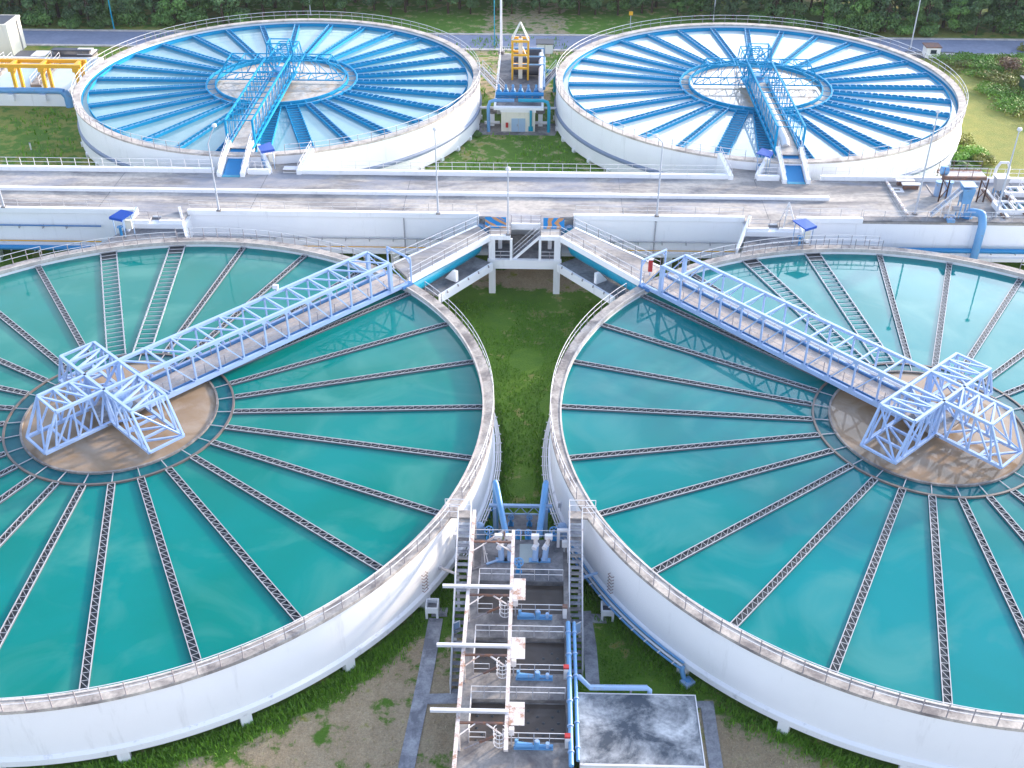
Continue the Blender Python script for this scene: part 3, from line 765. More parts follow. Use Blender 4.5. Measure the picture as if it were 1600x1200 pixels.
for x in (xs0+0.05, xs1-0.05): MB().box(x-0.13, x+0.13, ycol-0.3, ycol, -2.0, ZP-0.45).build('post', 'white', hd)
for x in (xa+0.9, xb-0.9): MB().box(x-0.2, x+0.2, ycol+2.2, ycol+2.6, -2.0, ZP-0.45).build('post', 'white', hd)
MB().box(xa-0.3, xb+0.3, ha.y-0.05, ha.y+0.35, -2.95, -1.95).build('lower_beam', 'white', hd)
MB().box(xa-0.3, xb+0.3, ha.y+0.35, YF-0.05, -2.5, -2.0).build('lower_floor', 'conc_dk', hd)
for x in (xa-2.6, xb+2.6): MB().box(x-0.32, x+0.32, ycol+2.4, ycol+3.0, G0-0.4, -2.5).build('column', 'white', hd)
MB().box(xa-0.3, xb+.3, YF-0.5, YF-0.3, -2.0, -1.1).build('back_wall', 'conc', hd)
railing(hd, [[(xa, ha.y+.05, ZP), (xs0, ha.y+.05, ZP)], [(xs1, ha.y+.05, ZP), (xb, ha.y+.05, ZP)], [(xs0, ha.y+2.6, ZP), (xs1, ha.y+2.6, ZP)]], 1.0, sp=1.2, rmat='rail_w')
railing(hd, [[(xa, ha.y+.2, -2.0), (xs0, ha.y+.2, -2.0)], [(xs1, ha.y+.2, -2.0), (xb, ha.y+.2, -2.0)]], 0.9, sp=1.2, rmat='rail_w', name='lower_railing')
# stair going down to the lower floor, towards the left
n = 13; p0 = Vector((xs1, ha.y+0.75, ZP)); p1 = Vector((xs0+0.25, ha.y+0.75, -2.0))
for k in range(n):
    f = (k+0.5)/n; q = p0.lerp(p1, f)
    MB().box(q.x-0.13, q.x+0.13, ha.y+0.35, ha.y+1.25, q.z-0.05, q.z).build('step', 'conc_dk', hd)
for yy in (ha.y+0.32, ha.y+1.28): MB().beam((p0.x, yy, p0.z-0.2), (p1.x, yy, p1.z-0.1), 0.07, 0.28).build('stringer', 'white', hd)
railing(hd, [[(p0.x, ha.y+.32, p0.z), (p1.x, ha.y+.32, p1.z)], [(p0.x, ha.y+1.28, p0.z), (p1.x, ha.y+1.28, p1.z)]], 0.95, sp=0.9, rmat='rail_w', name='stair_railing')

def walkway(top_n, bot_n, top_f, bot_f, Cc, label, side):
    tn, bn, tf, bf = at(*top_n, ZP-.004), at(*bot_n, 0.02), at(*top_f, ZP-.004), at(*bot_f, 0.02)
    t = thing('sloping_walkway', bn, label, 'walkway')
    b = MB(); b.slab([tn, bn, bf, tf], 0.3); b.build('floor', 'deck', t)
    for p, q in ((tn, bn), (tf, bf)):
        d = q-p; d.normalize()
        MB().beam(p-Vector((0,0,.28)), q-Vector((0,0,.28)), 0.25, 0.62).build('edge_beam', 'white', t)
        railing(t, [[p+Vector((0,0,.03)), q+Vector((0,0,.03))]], 1.0, rmat='rail_w', pmat='post', sp=1.55)
    return t, tn, bn, tf, bf
W1, tn1, bn1, tf1, bf1 = walkway((764, 367.5), (637, 437), (744, 353), (613, 413), C1, 'concrete walkway sloping from the stair head to the left truss bridge', -1)
W2, tn2, bn2, tf2, bf2 = walkway((874, 368.5), (1004, 440), (896, 355), (1030, 415), C2, 'concrete walkway sloping from the stair head to the right truss bridge', 1)
# the thick teal pipes below the walkways and the troughs carrying them
def trestle(p, q, Cc, side, label, label2):
    zt = -2.0; d = q-p; d.z = 0; d.normalize(); nn = Vector((-d.y, d.x, 0))
    if nn.y < 0: nn = -nn
    t = thing('pipe_trestle', Vector((p.x, p.y, zt)), label, 'trestle')
    A = Vector((p.x, p.y, zt)); B_ = Vector((q.x, q.y, zt))
    MB().slab([A, B_, B_+nn*4.2, A+nn*4.2], 0.25).build('slab', 'conc_dk', t)
    for s, o_ in (('edge_beam', -0.12), ('edge_beam', 4.3)): MB().beam(A+nn*o_-Vector((0,0,.36)), B_+nn*o_-Vector((0,0,.36)), 0.26, 0.86).build(s, 'white', t)
    pb = None; L_ = (B_-A).length; nk = int(L_/1.6)
    for k in range(nk):
        c = A+d*(0.8+k*1.6)
        if pb is None: pb = MB().beam(c-nn*0.34+Vector((0,0,-.1)), c-nn*0.22+Vector((0,0,.12)), 0.1, 0.1).build('cleat', 'post', t); base = c
        else: copy_child(pb, t, c-base)
    for f in (0.62,):
        c = A+d*L_*f
        b = MB(); b.add([c+nn*0.25-d*.18, c+nn*0.25+d*.18, c+nn*1.7+d*.18, c+nn*1.7-d*.18, c+nn*.25-d*.18+Vector((0,0,1.15)), c+nn*.25+d*.18+Vector((0,0,1.15)), c+nn*.7+d*.18+Vector((0,0,1.15)), c+nn*.7-d*.18+Vector((0,0,1.15))],
              [(3,2,1,0),(4,5,6,7),(0,1,5,4),(1,2,6,5),(2,3,7,6),(3,0,4,7)]); b.build('pipe_saddle', 'white', t)
    tp = thing('water_main', A+nn*2.2, label2, 'pipe')
    z1, z0 = -0.75, -1.1
    b = MB(); P = [A+nn*2.2+Vector((0,0,1.0))-d*3.0+nn*1.6, A+nn*2.2+Vector((0,0,.98)), B_+nn*2.2+Vector((0,0,.82))+d*1.5]
    b.tube(P, 0.74, 20); b.build('pipe_run', 'pipe_teal', tp, smooth=True)
    pf = MB().tube([P[0]-d*0.35, P[0]-d*0.05], 0.95, 20).build('flange', 'pipe_pale', tp, smooth=True)
    return t
s1a, s1b = at(766, 411, -2.0), at(684, 462, -2.0)
trestle(s1a, s1b, C1, -1, 'concrete trestle with white edge beam under the left sloping walkway', 'fat teal pipe lying on the trestle under the left sloping walkway')
s2a, s2b = at(872, 412, -2.0), at(960, 464, -2.0)
trestle(s2a, s2b, C2, 1, 'concrete trestle with white edge beam under the right sloping walkway', 'fat teal pipe lying on the trestle under the right sloping walkway')

# striped warning boards on the deck in front of the head
def board(pxs, label, pat):
    p = [at(*q, ZP+z) for q, z in pxs]
    t = thing('striped_board', (p[0]+p[1])/2, label, 'board')
    b = MB(); u = p[1]-p[0]; v = p[3]-p[0]; nrm = u.cross(v).normalized()
    if nrm.z < 0: nrm = -nrm
    def pt(a, c, o=0.0): return p[0]+u*a+v*c+nrm*o
    b.add([pt(0,0,-.06), pt(1,0,-.06), pt(1,1,-.06), pt(0,1,-.06), pt(0,0), pt(1,0), pt(1,1), pt(0,1)], [(3,2,1,0),(4,5,6,7),(0,1,5,4),(1,2,6,5),(2,3,7,6),(3,0,4,7)])
    b.build('panel', 'ramp_blue', t)
    for poly in pat:
        b = MB(); b.add([pt(a, c, 0.004) for a, c in poly]+[pt(a, c, 0.012) for a, c in poly], [tuple(range(len(poly), 2*len(poly)))]+[(i, (i+1) % len(poly), len(poly)+(i+1) % len(poly), len(poly)+i) for i in range(len(poly))])
        b.build('stripe', 'orange', t)
    for a in (0.03, 0.97): MB().beam(pt(a, 0.97, -0.08), Vector((pt(a, .97).x, pt(a, .97).y, ZP)), 0.08).build('leg', 'rail_g', t)
    return t
board([((756, 356.5), 0), ((789, 356.5), 0), ((789, 339.5), 0.7), ((756, 339.5), 0.7)], 'tilted blue board with orange slanting stripes, left of the middle lamp post',
      [[(0.0, .82), (.22, .55), (.45, .35), (.62, .12), (.45, .1), (.25, .3), (0, .6)], [(.3, .98), (.5, .98), (.75, .72), (1, .45), (1, .25), (.7, .5), (.42, .78)], [(.0, .3), (.12, .18), (.3, 0), (.1, 0), (0, .1)], [(.62, .1), (.85, 0), (1, 0), (1, .12), (.8, .22)], [(.62, .98), (.7, .98), (.95, .72), (.88, .7)]])
board([((847, 357), 0), ((880, 357), 0), ((880, 340), 0.7), ((847, 340), 0.7)], 'tilted blue board with broad orange zigzag stripes, right of the middle lamp post',
      [[(.25, .98), (.5, .98), (.38, .62), (.42, .3), (.35, 0), (.15, 0), (.22, .35), (.2, .65)], [(.72, .98), (1, .98), (.9, .75), (.72, .55), (.85, .2), (.8, 0), (.62, 0), (.66, .25), (.5, .5), (.62, .75)]])

# ------------------------------------------------------------------ ramps and landings of the far tanks
def far_entry(Cc, ramp_px, blk_px, land_px, side, lab):
    zr = Cc.z; yt = Cc.y-RI3-0.2+0.0
    t = thing('entry_ramp', (Cc.x, YR, ZP), lab, 'ramp')
    x0, x1 = Cc.x-0.98, Cc.x+0.98
    y0 = YR-0.6; y1 = Cc.y-23.9
    b = MB(); b.slab([(x0, y0, ZP+.03), (x1, y0, ZP+.03), (x1, y1, zr+0.17), (x0, y1, zr+0.17)], 0.2); b.build('ramp_plate', 'ramp_blue', t)
    MB().box(x0, x1, y0-0.55, y0-0.02, ZP, ZP+0.05).build('foot_plate', 'pipe_teal', t)
    for s in (-1, 1):
        xx = Cc.x+s*1.3
        vs = [(xx-.22, y0-0.5, ZP), (xx+.22, y0-0.5, ZP), (xx+.22, y1+0.3, ZP-1.5), (xx-.22, y1+.3, ZP-1.5), (xx-.22, y0-0.5, ZP+0.5), (xx+.22, y0-0.5, ZP+0.5), (xx+.22, y1+.3, zr+0.75), (xx-.22, y1+.3, zr+0.75)]
        MB().add(vs, [(3,2,1,0),(4,5,6,7),(0,1,5,4),(1,2,6,5),(2,3,7,6),(3,0,4,7)]).build('ramp_wall', 'white', t)
        railing(t, [[(xx, y0-.3, ZP+.5), (xx, y1+.2, zr+.75)]], 0.8, rmat='rail_w', pmat='rail_w', sp=1.2, rt=.05, pt=.05)
    # small walled pit on the inner side of the ramp, and the floor of the open landing
    s = side; bx0 = Cc.x+s*1.75; bx1 = Cc.x+s*4.2
    lx1 = at(land_px, 272, ZP).x
    X0, X1 = sorted((bx0, bx1))
    MB().box(X0, X1, YR-0.35, YR+0.1, ZP, ZP+0.55).build('pit_wall', 'white', t)
    xo = bx1
    vs = [(xo-.2, YR+.1, ZP-1), (xo+.2, YR+.1, ZP-1), (xo-s*2.0+.2, y1-0.4, ZP-1), (xo-s*2.0-.2, y1-.4, ZP-1), (xo-.2, YR+.1, ZP+.55), (xo+.2, YR+.1, ZP+.55), (xo-s*2+.2, y1-.4, zr+.6), (xo-s*2-.2, y1-.4, zr+.6)]
    MB().add(vs, [(3,2,1,0),(4,5,6,7),(0,1,5,4),(1,2,6,5),(2,3,7,6),(3,0,4,7)]).build('pit_wall', 'white', t)
    railing(t, [[(X0+.1, YR-.1, ZP+.55), (X1-.1, YR-.1, ZP+.55)]], 0.9, rmat='rail_w', pmat='rail_w', sp=0.9, rt=.05, pt=.05)
    a0, a1 = sorted((bx1, lx1))
    MB().box(a0-0.3, a1+0.3, YR-0.12, Cc.y-RO3*math.cos(math.asin(min(.6, max(abs(a0-Cc.x), abs(a1-Cc.x))/RO3)))+0.3, ZP-0.4, ZP-0.006).build('landing_floor', 'deck', t)
    # sloping white buttress wall at the far side of the landing
    yb = Cc.y-math.sqrt(RO3**2-(lx1-Cc.x)**2)
    top = Vector((lx1+s*0.9, yb+.35, zr+0.1)); ft = Vector((lx1, YR-0.25, ZP+0.5))
    vs = [(ft.x-.25, ft.y, ZP-1), (ft.x+.25, ft.y, ZP-1), (top.x+.25, top.y, ZP-1), (top.x-.25, top.y, ZP-1), (ft.x-.25, ft.y, ft.z), (ft.x+.25, ft.y, ft.z), (top.x+.25, top.y, top.z+.35), (top.x-.25, top.y, top.z+.35)]
    MB().add(vs, [(3,2,1,0),(4,5,6,7),(0,1,5,4),(1,2,6,5),(2,3,7,6),(3,0,4,7)]).build('wing_wall', 'white', t)
    railing(t, [[ft+Vector((0,0,.02)), top+Vector((0,0,.35))]], 0.8, rmat='rail_w', pmat='rail_w', sp=0.8, rt=.05, pt=.05)
    return t
far_entry(C3, (350, 370), 0, 466, 1, 'bright blue ramp between white walls, leading up to the upper left tank')
far_entry(C4, (1250, 1270), 0, 1137, -1, 'bright blue ramp between white walls, leading up to the upper right tank')

# canopies over small valve stands
def canopy(roof_px, z, foot_dxy, zf, label, valve=True, panel=True):
    P = [at(px, py, z+dz) for px, py, dz in roof_px]; c = sum(P, Vector())/4
    t = thing('valve_shelter', Vector((c.x, c.y, zf)), label, 'shelter')
    b = MB(); b.slab(P, 0.12)
    b.build('roof', 'canopy', t)
    e0, e1 = P[2], P[3]
    MB().beam(e0-Vector((0,0,.15)), e1-Vector((0,0,.15)), 0.06, 0.22).build('fascia', 'canopy', t)
    for i in (2, 3, 0, 1):
        q = P[i].lerp(c, 0.25); MB().beam((q.x, q.y, zf), (q.x, q.y, q.z-0.05), 0.07).build('post', 'pipe_pale', t)
    MB().box(c.x+.1, c.x+.75, c.y+.2, c.y+.5, zf+.5, zf+1.45).build('panel_box', 'cream', t)
    b = MB(); b.tube([(c.x-.35, c.y-.2, zf), (c.x-.35, c.y-.2, zf+.95)], 0.14, 10); b.lathe([(0.24, zf+.9), (0.3, zf+.9), (0.3, zf+.97), (0.24, zf+.97)], 16, c=(c.x-.35, c.y-.2)); b.build('valve', 'ramp_blue', t)
    return t
canopy([(187, 332, .1), (206.4, 336, .1), (188.4, 348, -.25), (168, 344, -.25)], 2.3, 0, 0.0, 'bright blue sloping canopy on the left landing, beside the bright blue pipe')
canopy([(1236.5, 340.5, .25), (1257, 337.5, .25), (1274.5, 349, 0), (1257, 354.5, 0)], 2.2, 0, 0.0, 'bright blue sloping canopy on the right landing, below the steel trestle ladder')
canopy([(400, 231.5, 0), (419, 224.5, .15), (426, 235.8, .15), (405, 239.8, 0)], 3.1, 0, ZP, 'small bright blue canopy right of the ramp to the upper left tank')
canopy([(1179, 236, .0), (1188, 227.5, .2), (1205.5, 234, .2), (1199, 241.5, 0)], 3.1, 0, ZP, 'small violet-blue canopy left of the ramp to the upper right tank')
# a steel trestle ladder by the right canopy
t = thing('trestle_ladder', at(1236, 352, ZP), 'white steel A-shaped ladder standing behind the right blue canopy', 'ladder')
top = at(1231, 313, ZP+2.9)
for px, py in ((1217, 341), (1239, 341), (1222, 352), (1240, 350)):
    MB().beam(at(px, py, ZP), top, 0.1).build('leg', 'rail_w', t)
pr = at(1217, 341, ZP); pq = at(1222, 352, ZP)
for f in (0.3, 0.55, 0.75): MB().beam(pr.lerp(top, f), at(1239, 341, ZP).lerp(top, f), 0.06).build('rung', 'rail_w', t)
# pallet-like slab beside the left far landing
for (px, py, lb) in ((455, 271, 'stack of pale boards on the deck below the upper left tank'),):
    c = at(px, py, ZP); t = thing('board_stack', c, lb, 'boards')
    for k in range(3): MB().box(c.x-1.0, c.x+0.9, c.y-.4, c.y+.5, ZP+.02+k*.16, ZP+.14+k*.16).build('board', 'rail_w' if k % 2 == 0 else 'conc', t)

# ------------------------------------------------------------------ lamp posts
def lamp(base_px, zb, top_px, label, arm=None, grp='lamp posts around the tanks'):
    base = at(*base_px, zb)
    lo, hi = 1.0, 30.0
    for _ in range(40):
        m = (lo+hi)/2
        if proj(base.x, base.y, zb+m)[1] > top_px[1]: lo = m
        else: hi = m
    h = lo; h = min(h, 14)
    t = thing('lamp_post', base, label, 'lamp post', grp)
    b = MB(); b.tube([base, base+Vector((0, 0, h*0.5)), base+Vector((0, 0, h))], [0.11, 0.085, 0.06], 10); b.build('pole', 'lamp', t, smooth=True)
    MB().box(base.x-.22, base.x+.22, base.y-.22, base.y+.22, zb, zb+.12).build('base_plate', 'conc', t)
    tp = base+Vector((0, 0, h)); hdp = tp
    if arm:
        hdp = tp+Vector(arm); MB().tube([tp-Vector((0,0,.03)), tp+Vector(arm)*0.5+Vector((0,0,.08)), hdp], 0.055, 8).build('arm', 'lamp', t)
    b = MB(); b.lathe([(0.0, hdp.z+.28), (0.2, hdp.z+.22), (0.26, hdp.z+.02), (0.12, hdp.z-.12), (0.0, hdp.z-.12)], 14, c=(hdp.x, hdp.y), closed=False); b.build('lamp_head', 'rail_w', t, smooth=True)
    return t
lamp((340, 333), ZP+.34, (327, 226), 'lamp post with a bent top arm, before the left blue ramp', arm=(0.75, 0.5, 1.6))
lamp((682.5, 335), ZP+.34, (678.5, 203), 'plain lamp post on the white parapet, left of the central stair')
lamp((792, 367), ZP, (791.5, 265), 'lamp post in the middle, standing at the head of the central stair')
lamp((1024, 336), ZP+.34, (1032, 222), 'lamp post right of the central stair with a short bent arm', arm=(-0.7, 0.3, 0.5))
lamp((1427, 330), ZP, (1460, 172), 'tall lamp post at the right edge of the deck, beside the blue conveyor box')
lamp((1553, 335), ZP, (1578, 206), 'lamp post at the far right behind the steel tanks', arm=(0.05, 0.1, 0.35))
lamp((4, 330), ZP+.34, (-9, 230), 'lamp post at the left edge of the photo, on the deck parapet')

# red extinguisher cabinet hung at the right walkway, small things on the deck
pz = at(1014, 425, 0.3)
t = thing('extinguisher_box', Vector((pz.x, pz.y, 0.1)), 'small red extinguisher box on the end frame of the right truss bridge', 'box')
MB().box(pz.x-.2, pz.x+.2, pz.y-.15, pz.y+.15, 0.5, 1.75).build('cabinet', 'red', t, bevel=.03); MB().box(pz.x-.24, pz.x+.24, pz.y-.18, pz.y+.18, 1.75, 1.85).build('cap', 'rail_w', t)
MB().beam((pz.x, pz.y, 0.05), (pz.x, pz.y, .5), .08).build('stand', 'bridge', t)

for (px, py, z, lb) in ((430, 453, 3.55, 'small white flood lamp on the far top beam of the left truss bridge'),):
    p = at(px, py, z); t = thing('flood_lamp', Vector((p.x, p.y, z-.45)), lb, 'lamp')
    MB().box(p.x-.28, p.x+.22, p.y-.14, p.y+.14, z-.05, z+.32).build('housing', 'rail_w', t, bevel=.03); MB().beam((p.x, p.y, z-.5), (p.x, p.y, z), .09).build('bracket', 'post', t)
# ------------------------------------------------------------------ pump station between the near tanks
ZD = -2.7
def hgt(base, py):
    lo, hi = 0.0, 30.0
    for _ in range(40):
        m = (lo+hi)/2
        if proj(base.x, base.y, base.z+m)[1] > py: lo = m
        else: hi = m
    return lo
sx0, sx1 = at(742, 870, ZD).x-0.15, at(890, 870, ZD).x+0.05
yb = at(815, 843, ZD).y
BAS = [((752, 907), (884, 963)), ((748, 996), (887, 1057)), ((744, 1092), (889, 1164))]
st = thing('filter_station', ((sx0+sx1)/2, yb, G0), 'grey concrete pump station with three brown water basins between the near tanks', 'station')
rects = []
for (a, c) in BAS:
    y1 = at(a[0], a[1], ZD).y; y0 = at(c[0], c[1]-4, ZD).y
    x0 = (at(a[0], a[1], ZD).x+at(a[0]-0, c[1], ZD).x)/2; rects.append((y0, y1))
bx0 = at(752, 910, ZD).x; bx1 = at(883, 910, ZD).x
ylow = 36.0
# deck strips around the basins
b = MB(); b.box(sx0, bx0, ylow, yb, ZD-0.3, ZD); b.build('deck_strip', 'conc', st)
MB().box(bx1, sx1, ylow, yb, ZD-0.3, ZD).build('deck_strip', 'conc', st)
ys = [yb]+[v for r in rects for v in (r[1], r[0])]+[ylow]
for i in range(0, len(ys), 2): MB().box(bx0, bx1, ys[i+1], ys[i], ZD-0.3, ZD-0.004).build('deck_strip', 'conc' if i else 'conc_dk', st)
b = MB(); b.box(sx0, sx0+.3, ylow, yb, G0-.3, ZD-.3); b.box(sx1-.3, sx1, ylow, yb, G0-.3, ZD-.3); b.box(sx0+.3, sx1-.3, yb-.3, yb, G0-.3, ZD-.3); b.box(sx0+.3, sx1-.3, ylow, ylow+.3, G0-.3, ZD-.3); b.build('wall', 'conc', st)
for i, (y0, y1) in enumerate(rects):
    b = MB()
    b.box(bx0-.15, bx0, y0, y1, ZD-1.6, ZD-.3); b.box(bx1, bx1+.15, y0, y1, ZD-1.6, ZD-.3)
    b.box(bx0, bx1, y1, y1+.15, ZD-1.6, ZD-.304); b.box(bx0, bx1, y0-.15, y0, ZD-1.6, ZD-.304); b.build('basin_wall', 'conc_dk', st)
    w_ = MB().box(bx0-.1, bx1+.1, y0-.1, y1+.1, ZD-1.6, ZD-0.42).build('water', 'basin'); struct(w_)
    if i:
        fm = None
        for r in range(6):
            for q in range(6):
                x = bx0+0.3+(q+(0.5 if r % 2 else 0.1))*(bx1-bx0-.3)/6; y = y0+0.35+r*(y1-y0-.4)/6
                if random.random() < 0.25: continue
                z = ZD-.42
                fm = MB(); fm.lathe([(0.0, z+.03), (0.07, z+.025), (0.10, z), (0.0, z)], 8, c=(x, y), closed=False)
                tag(fm.build('float_cap', 'dark', None, Vector((x, y, z))), 'small dark cap floating in the brown basin water', 'cap', 'dark caps dotted in the basins')
    # handrails
    railing(st, [[(bx0, y0+.05, ZD), (bx0, y1+.12, ZD), (bx1-.05, y1+.12, ZD)]], 1.0, rmat='rail_w', pmat='rail_g', sp=0.95, rt=.06, pt=.05, name='railing')
    railing(st, [[(bx0+.02, y0-.1, ZD), (bx0+1.0, y0-.1, ZD)], [(bx0+2.0, y0-.1, ZD), (bx1-.1, y0-.1, ZD)]], 0.95, rmat='rail_w', pmat='rail_g', sp=0.95, rt=.05, pt=.045, name='front_railing')
railing(st, [[(sx0+.1, yb-.12, ZD), (sx1-.1, yb-.12, ZD)], [(sx1-.1, yb-.12, ZD), (sx1-.1, yb-2.3, ZD)]], 1.0, rmat='rail_w', pmat='rail_w', sp=1.2, rt=.055, pt=.05, name='back_railing')
MB().box((sx0+sx1)/2-.05, (sx0+sx1)/2+1.25, yb-2.4, yb-0.5, ZD, ZD+.04).build('hatch_cover', 'hatch', st)
MB().box((sx0+sx1)/2+.1, (sx0+sx1)/2+1.1, yb-3.3, yb-2.5, ZD, ZD+.05).build('hatch_cover', 'conc', st)

# overhead steel frame: two long beams, cantilever monorails, plates
ZB = ZD+2.5
fx = thing('hoist_gantry', (sx0+.2, yb, ZD), 'rusty white steel hoist frame standing over the three basins', 'steel frame')
xl = [at(742, 800, ZB), at(730, 973, ZB), at(720, 1140, ZB)]; xl = sum(p.x for p in xl)/3
xm = [at(803, 830, ZB), at(800, 990, ZB), at(796, 1160, ZB)]; xm = sum(p.x for p in xm)/3
yL1 = at(742, 797, ZB).y; yM1 = at(803, 828, ZB).y; yE = at(797, 1172, ZB).y
MB().box(xl-.11, xl+.11, ylow, yL1, ZB-.14, ZB+.02).build('long_beam', 'rusty', fx)
MB().box(xm-.11, xm+.11, yE, yM1, ZB-.14, ZB+.02).build('long_beam', 'rusty', fx)
for (pyc, xa_, xb_, pr) in ((915, 694, 801, (803, 824, 904, 937)), (1007, 685.5, 797, (801, 824, 996, 1029)), (1109, 676, 795, (798, 824, 1097, 1133))):
    p, q = at(xa_, pyc, ZB+.2), at(xb_, pyc, ZB+.2)
    MB().ibeam((p.x, p.y, ZB+.13), (xm+.1, p.y, ZB+.13), 0.2, 0.2).build('monorail', 'rail_w', fx)
    a, c = at(pr[0], pr[3], ZB+.02), at(pr[1], pr[2], ZB+.02)
    MB().box(xm+.12, c.x, a.y, c.y, ZB-.02, ZB+.03).build('plate', 'rusty', fx)
for (py, x0_, x1_) in ((628/5.333+730, 740, 803), (931, 737, 799), (1025, 731, 797), (1131, 723, 795)):
    y = at(x1_, py, ZB-.1).y
    MB().box(xl+.11, xm-.11, y-.06, y+.06, ZB-.13, ZB-.01).build('cross_beam', 'rust', fx)
    MB().beam((xl+.1, y-.9, ZB-.08), (xl+1.0, y-.05, ZB-.08), .06).build('brace', 'rusty', fx)
    MB().beam((xm-.1, y-.9, ZB-.08), (xm-1.15, y-.05, ZB-.08), .08).build('brace', 'rusty', fx)
    for x in (xl, xm): MB().box(x-.09, x+.09, y-.09, y+.09, ZD, ZB-.14).build('leg', 'rusty', fx)
MB().box(xl-.1, xl+.1, yL1-.25, yL1-.05, ZD, ZB-.14).build('leg', 'rusty', fx); MB().box(xm-.1, xm+.1, yM1-.25, yM1-.05, ZD, ZB-.14).build('leg', 'rusty', fx)

# a row of equipment at the front of every basin
names3 = ('upper', 'middle', 'lower')
for i, (y0, y1) in enumerate(rects):
    nm = ('farthest', 'middle', 'nearest')[i]
    y = y0-0.42; x = xm+0.75; z = ZD
    t = thing('pump', (x, y, z), 'blue pump set at the front of the %s brown basin' % nm, 'pump', 'blue pump sets at the basins')
    MB().box(x-.35, x+1.95, y-.14, y+.14, z, z+.12).build('skid', 'pipe_blue', t)
    MB().tube([(x-.25, y, z+.30), (x+.75, y, z+.26)], [.19, .14], 12).build('casing', 'pipe_blue', t, smooth=True)
    MB().tube([(x-.2, y, z+.2), (x-.2, y+.1, z+.62)], .10, 10).build('outlet', 'pipe_blue', t, smooth=True)
    d = MB().tube([(x+1.0, y, z+.1), (x+1.0, y, z+.62)], .17, 12).build('motor', 'pipe_blue', t, smooth=True); MB().tube([(x+1.0, y, z+.62), (x+1.0, y, z+.68)], .13, 12).build('cap', 'pipe_pale', d, smooth=True)
    MB().tube([(x+1.0, y, z+.24), (x+1.95, y, z+.24)], .09, 10).build('shaft_housing', 'pipe_blue', t, smooth=True)
    MB().tube([(x+1.62, y, z+.1), (x+1.62, y, z+.48)], .12, 10).build('valve', 'pipe_pale', t, smooth=True)
    # caged access ladder
    x = xm-0.42; y = y0-0.35
    t = thing('caged_ladder', (x, y, ZD-.4), 'ladder with white safety hoops at the front of the %s basin' % nm, 'ladder', 'caged ladders at the basins')
    for s in (-.2, .2): MB().tube([(x+s, y, ZD-1.0), (x+s, y, ZD+1.5)], .03, 6).build('rail', 'rail_g', t)
    for k in range(4):
        zz = ZD+.35+k*.36
        P = [(x+.36*math.sin(a), y+.05+.42*(1-math.cos(a))-.42, zz) for a in [R_(v) for v in range(-150, 151, 20)]]
        MB().tube(P, .028, 6).build('hoop', 'rail_w', t)
    for s in (-.3, 0, .3): MB().tube([(x+s, y-.34+abs(s)*.3, ZD+.35), (x+s, y-.34+abs(s)*.3, ZD+1.45)], .018, 5).build('strap', 'rail_w', t)
    # post box with a rust-red cap
    x = bx1+.02; y = y0-.3
    t = thing('control_post', (x, y, ZD), 'white control post with a red-brown cap by the %s basin' % nm, 'post', 'control posts at the basins')
    MB().box(x-.12, x+.14, y-.1, y+.1, ZD, ZD+.95).build('body', 'rail_w', t); MB().box(x-.16, x+.18, y-.14, y+.14, ZD+.95, ZD+1.1).build('cap', 'red' if i else 'rust', t)
    # stub box on the frame
    x = xm; y = y0-.22
    t = thing('junction_box', (x, y, ZD), 'small white box on a stem beside the ladder of the %s basin' % nm, 'box', 'boxes by the basin ladders')
    MB().box(x+.12, x+.42, y-.14, y+.14, ZD+1.0, ZD+1.5).build('case', 'rail_w', t, bevel=.02); MB().box(x+.22, x+.3, y-.05, y+.05, ZD, ZD+1.0).build('stem', 'rail_g', t)
    p0 = Vector((xl+.3, y0-.65, ZD+.1)); p1 = Vector((xm-.7, y0-.3, ZD+.9))
    t = thing('stay_bar', p0, 'slanting rusty bar at the front left of the %s basin' % nm, 'bar', 'slanting bars at the basins')
    MB().beam(p0, p0.lerp(p1, .5), .05).build('thin_end', 'post', t); MB().beam(p0.lerp(p1, .5), p1, .12).build('tube', 'rust', t)

# inclined valve drives on the back deck
def actuator(base_px, mid_px, top_px, label):
    p = at(*base_px, ZD); y = p.y
    t = thing('valve_drive', p, label, 'valve drive', 'slanted valve drives on the station deck')
    h1 = 0.75; lean = (mid_px[0]-base_px[0])/28.0; lean2 = (top_px[0]-mid_px[0])/28.0
    a = Vector((p.x+lean*.75, p.y+.45, ZD+.95)); c = Vector((a.x+lean2, a.y+.32, ZD+1.5))
    MB().box(p.x-.42, p.x+.42, p.y-.2, p.y+.2, ZD, ZD+.1).build('base_plate', 'pipe_blue', t)
    MB().tube([p+Vector((0, 0, .05)), a], .21, 14).build('cylinder', 'pipe_pale', t, smooth=True)
    MB().tube([a+Vector((-.15, -.25, 0)), a+Vector((.08, .22, .05))], .19, 12).build('gearbox', 'rail_w', t, smooth=True)
    MB().tube([a, c], .15, 12).build('spindle_cover', 'rusty', t, smooth=True)
    MB().box(c.x-.3, c.x+.25, c.y-.14, c.y+.16, c.z-.1, c.z+.24).build('motor', 'rail_w', t, bevel=.03)
actuator((786, 876), (783, 857), (779, 840), 'white and pale blue slanted valve drive, leftmost of four on the station deck')
actuator((799, 876), (800, 857), (798, 838), 'slanted valve drive half hidden behind the middle rusty beam')
actuator((838, 876), (840, 857), (839, 838), 'slanted valve drive right of the floor hatch, second from the right stair')
actuator((853, 876), (857, 857), (862, 840), 'slanted valve drive leaning right, nearest the right stair')
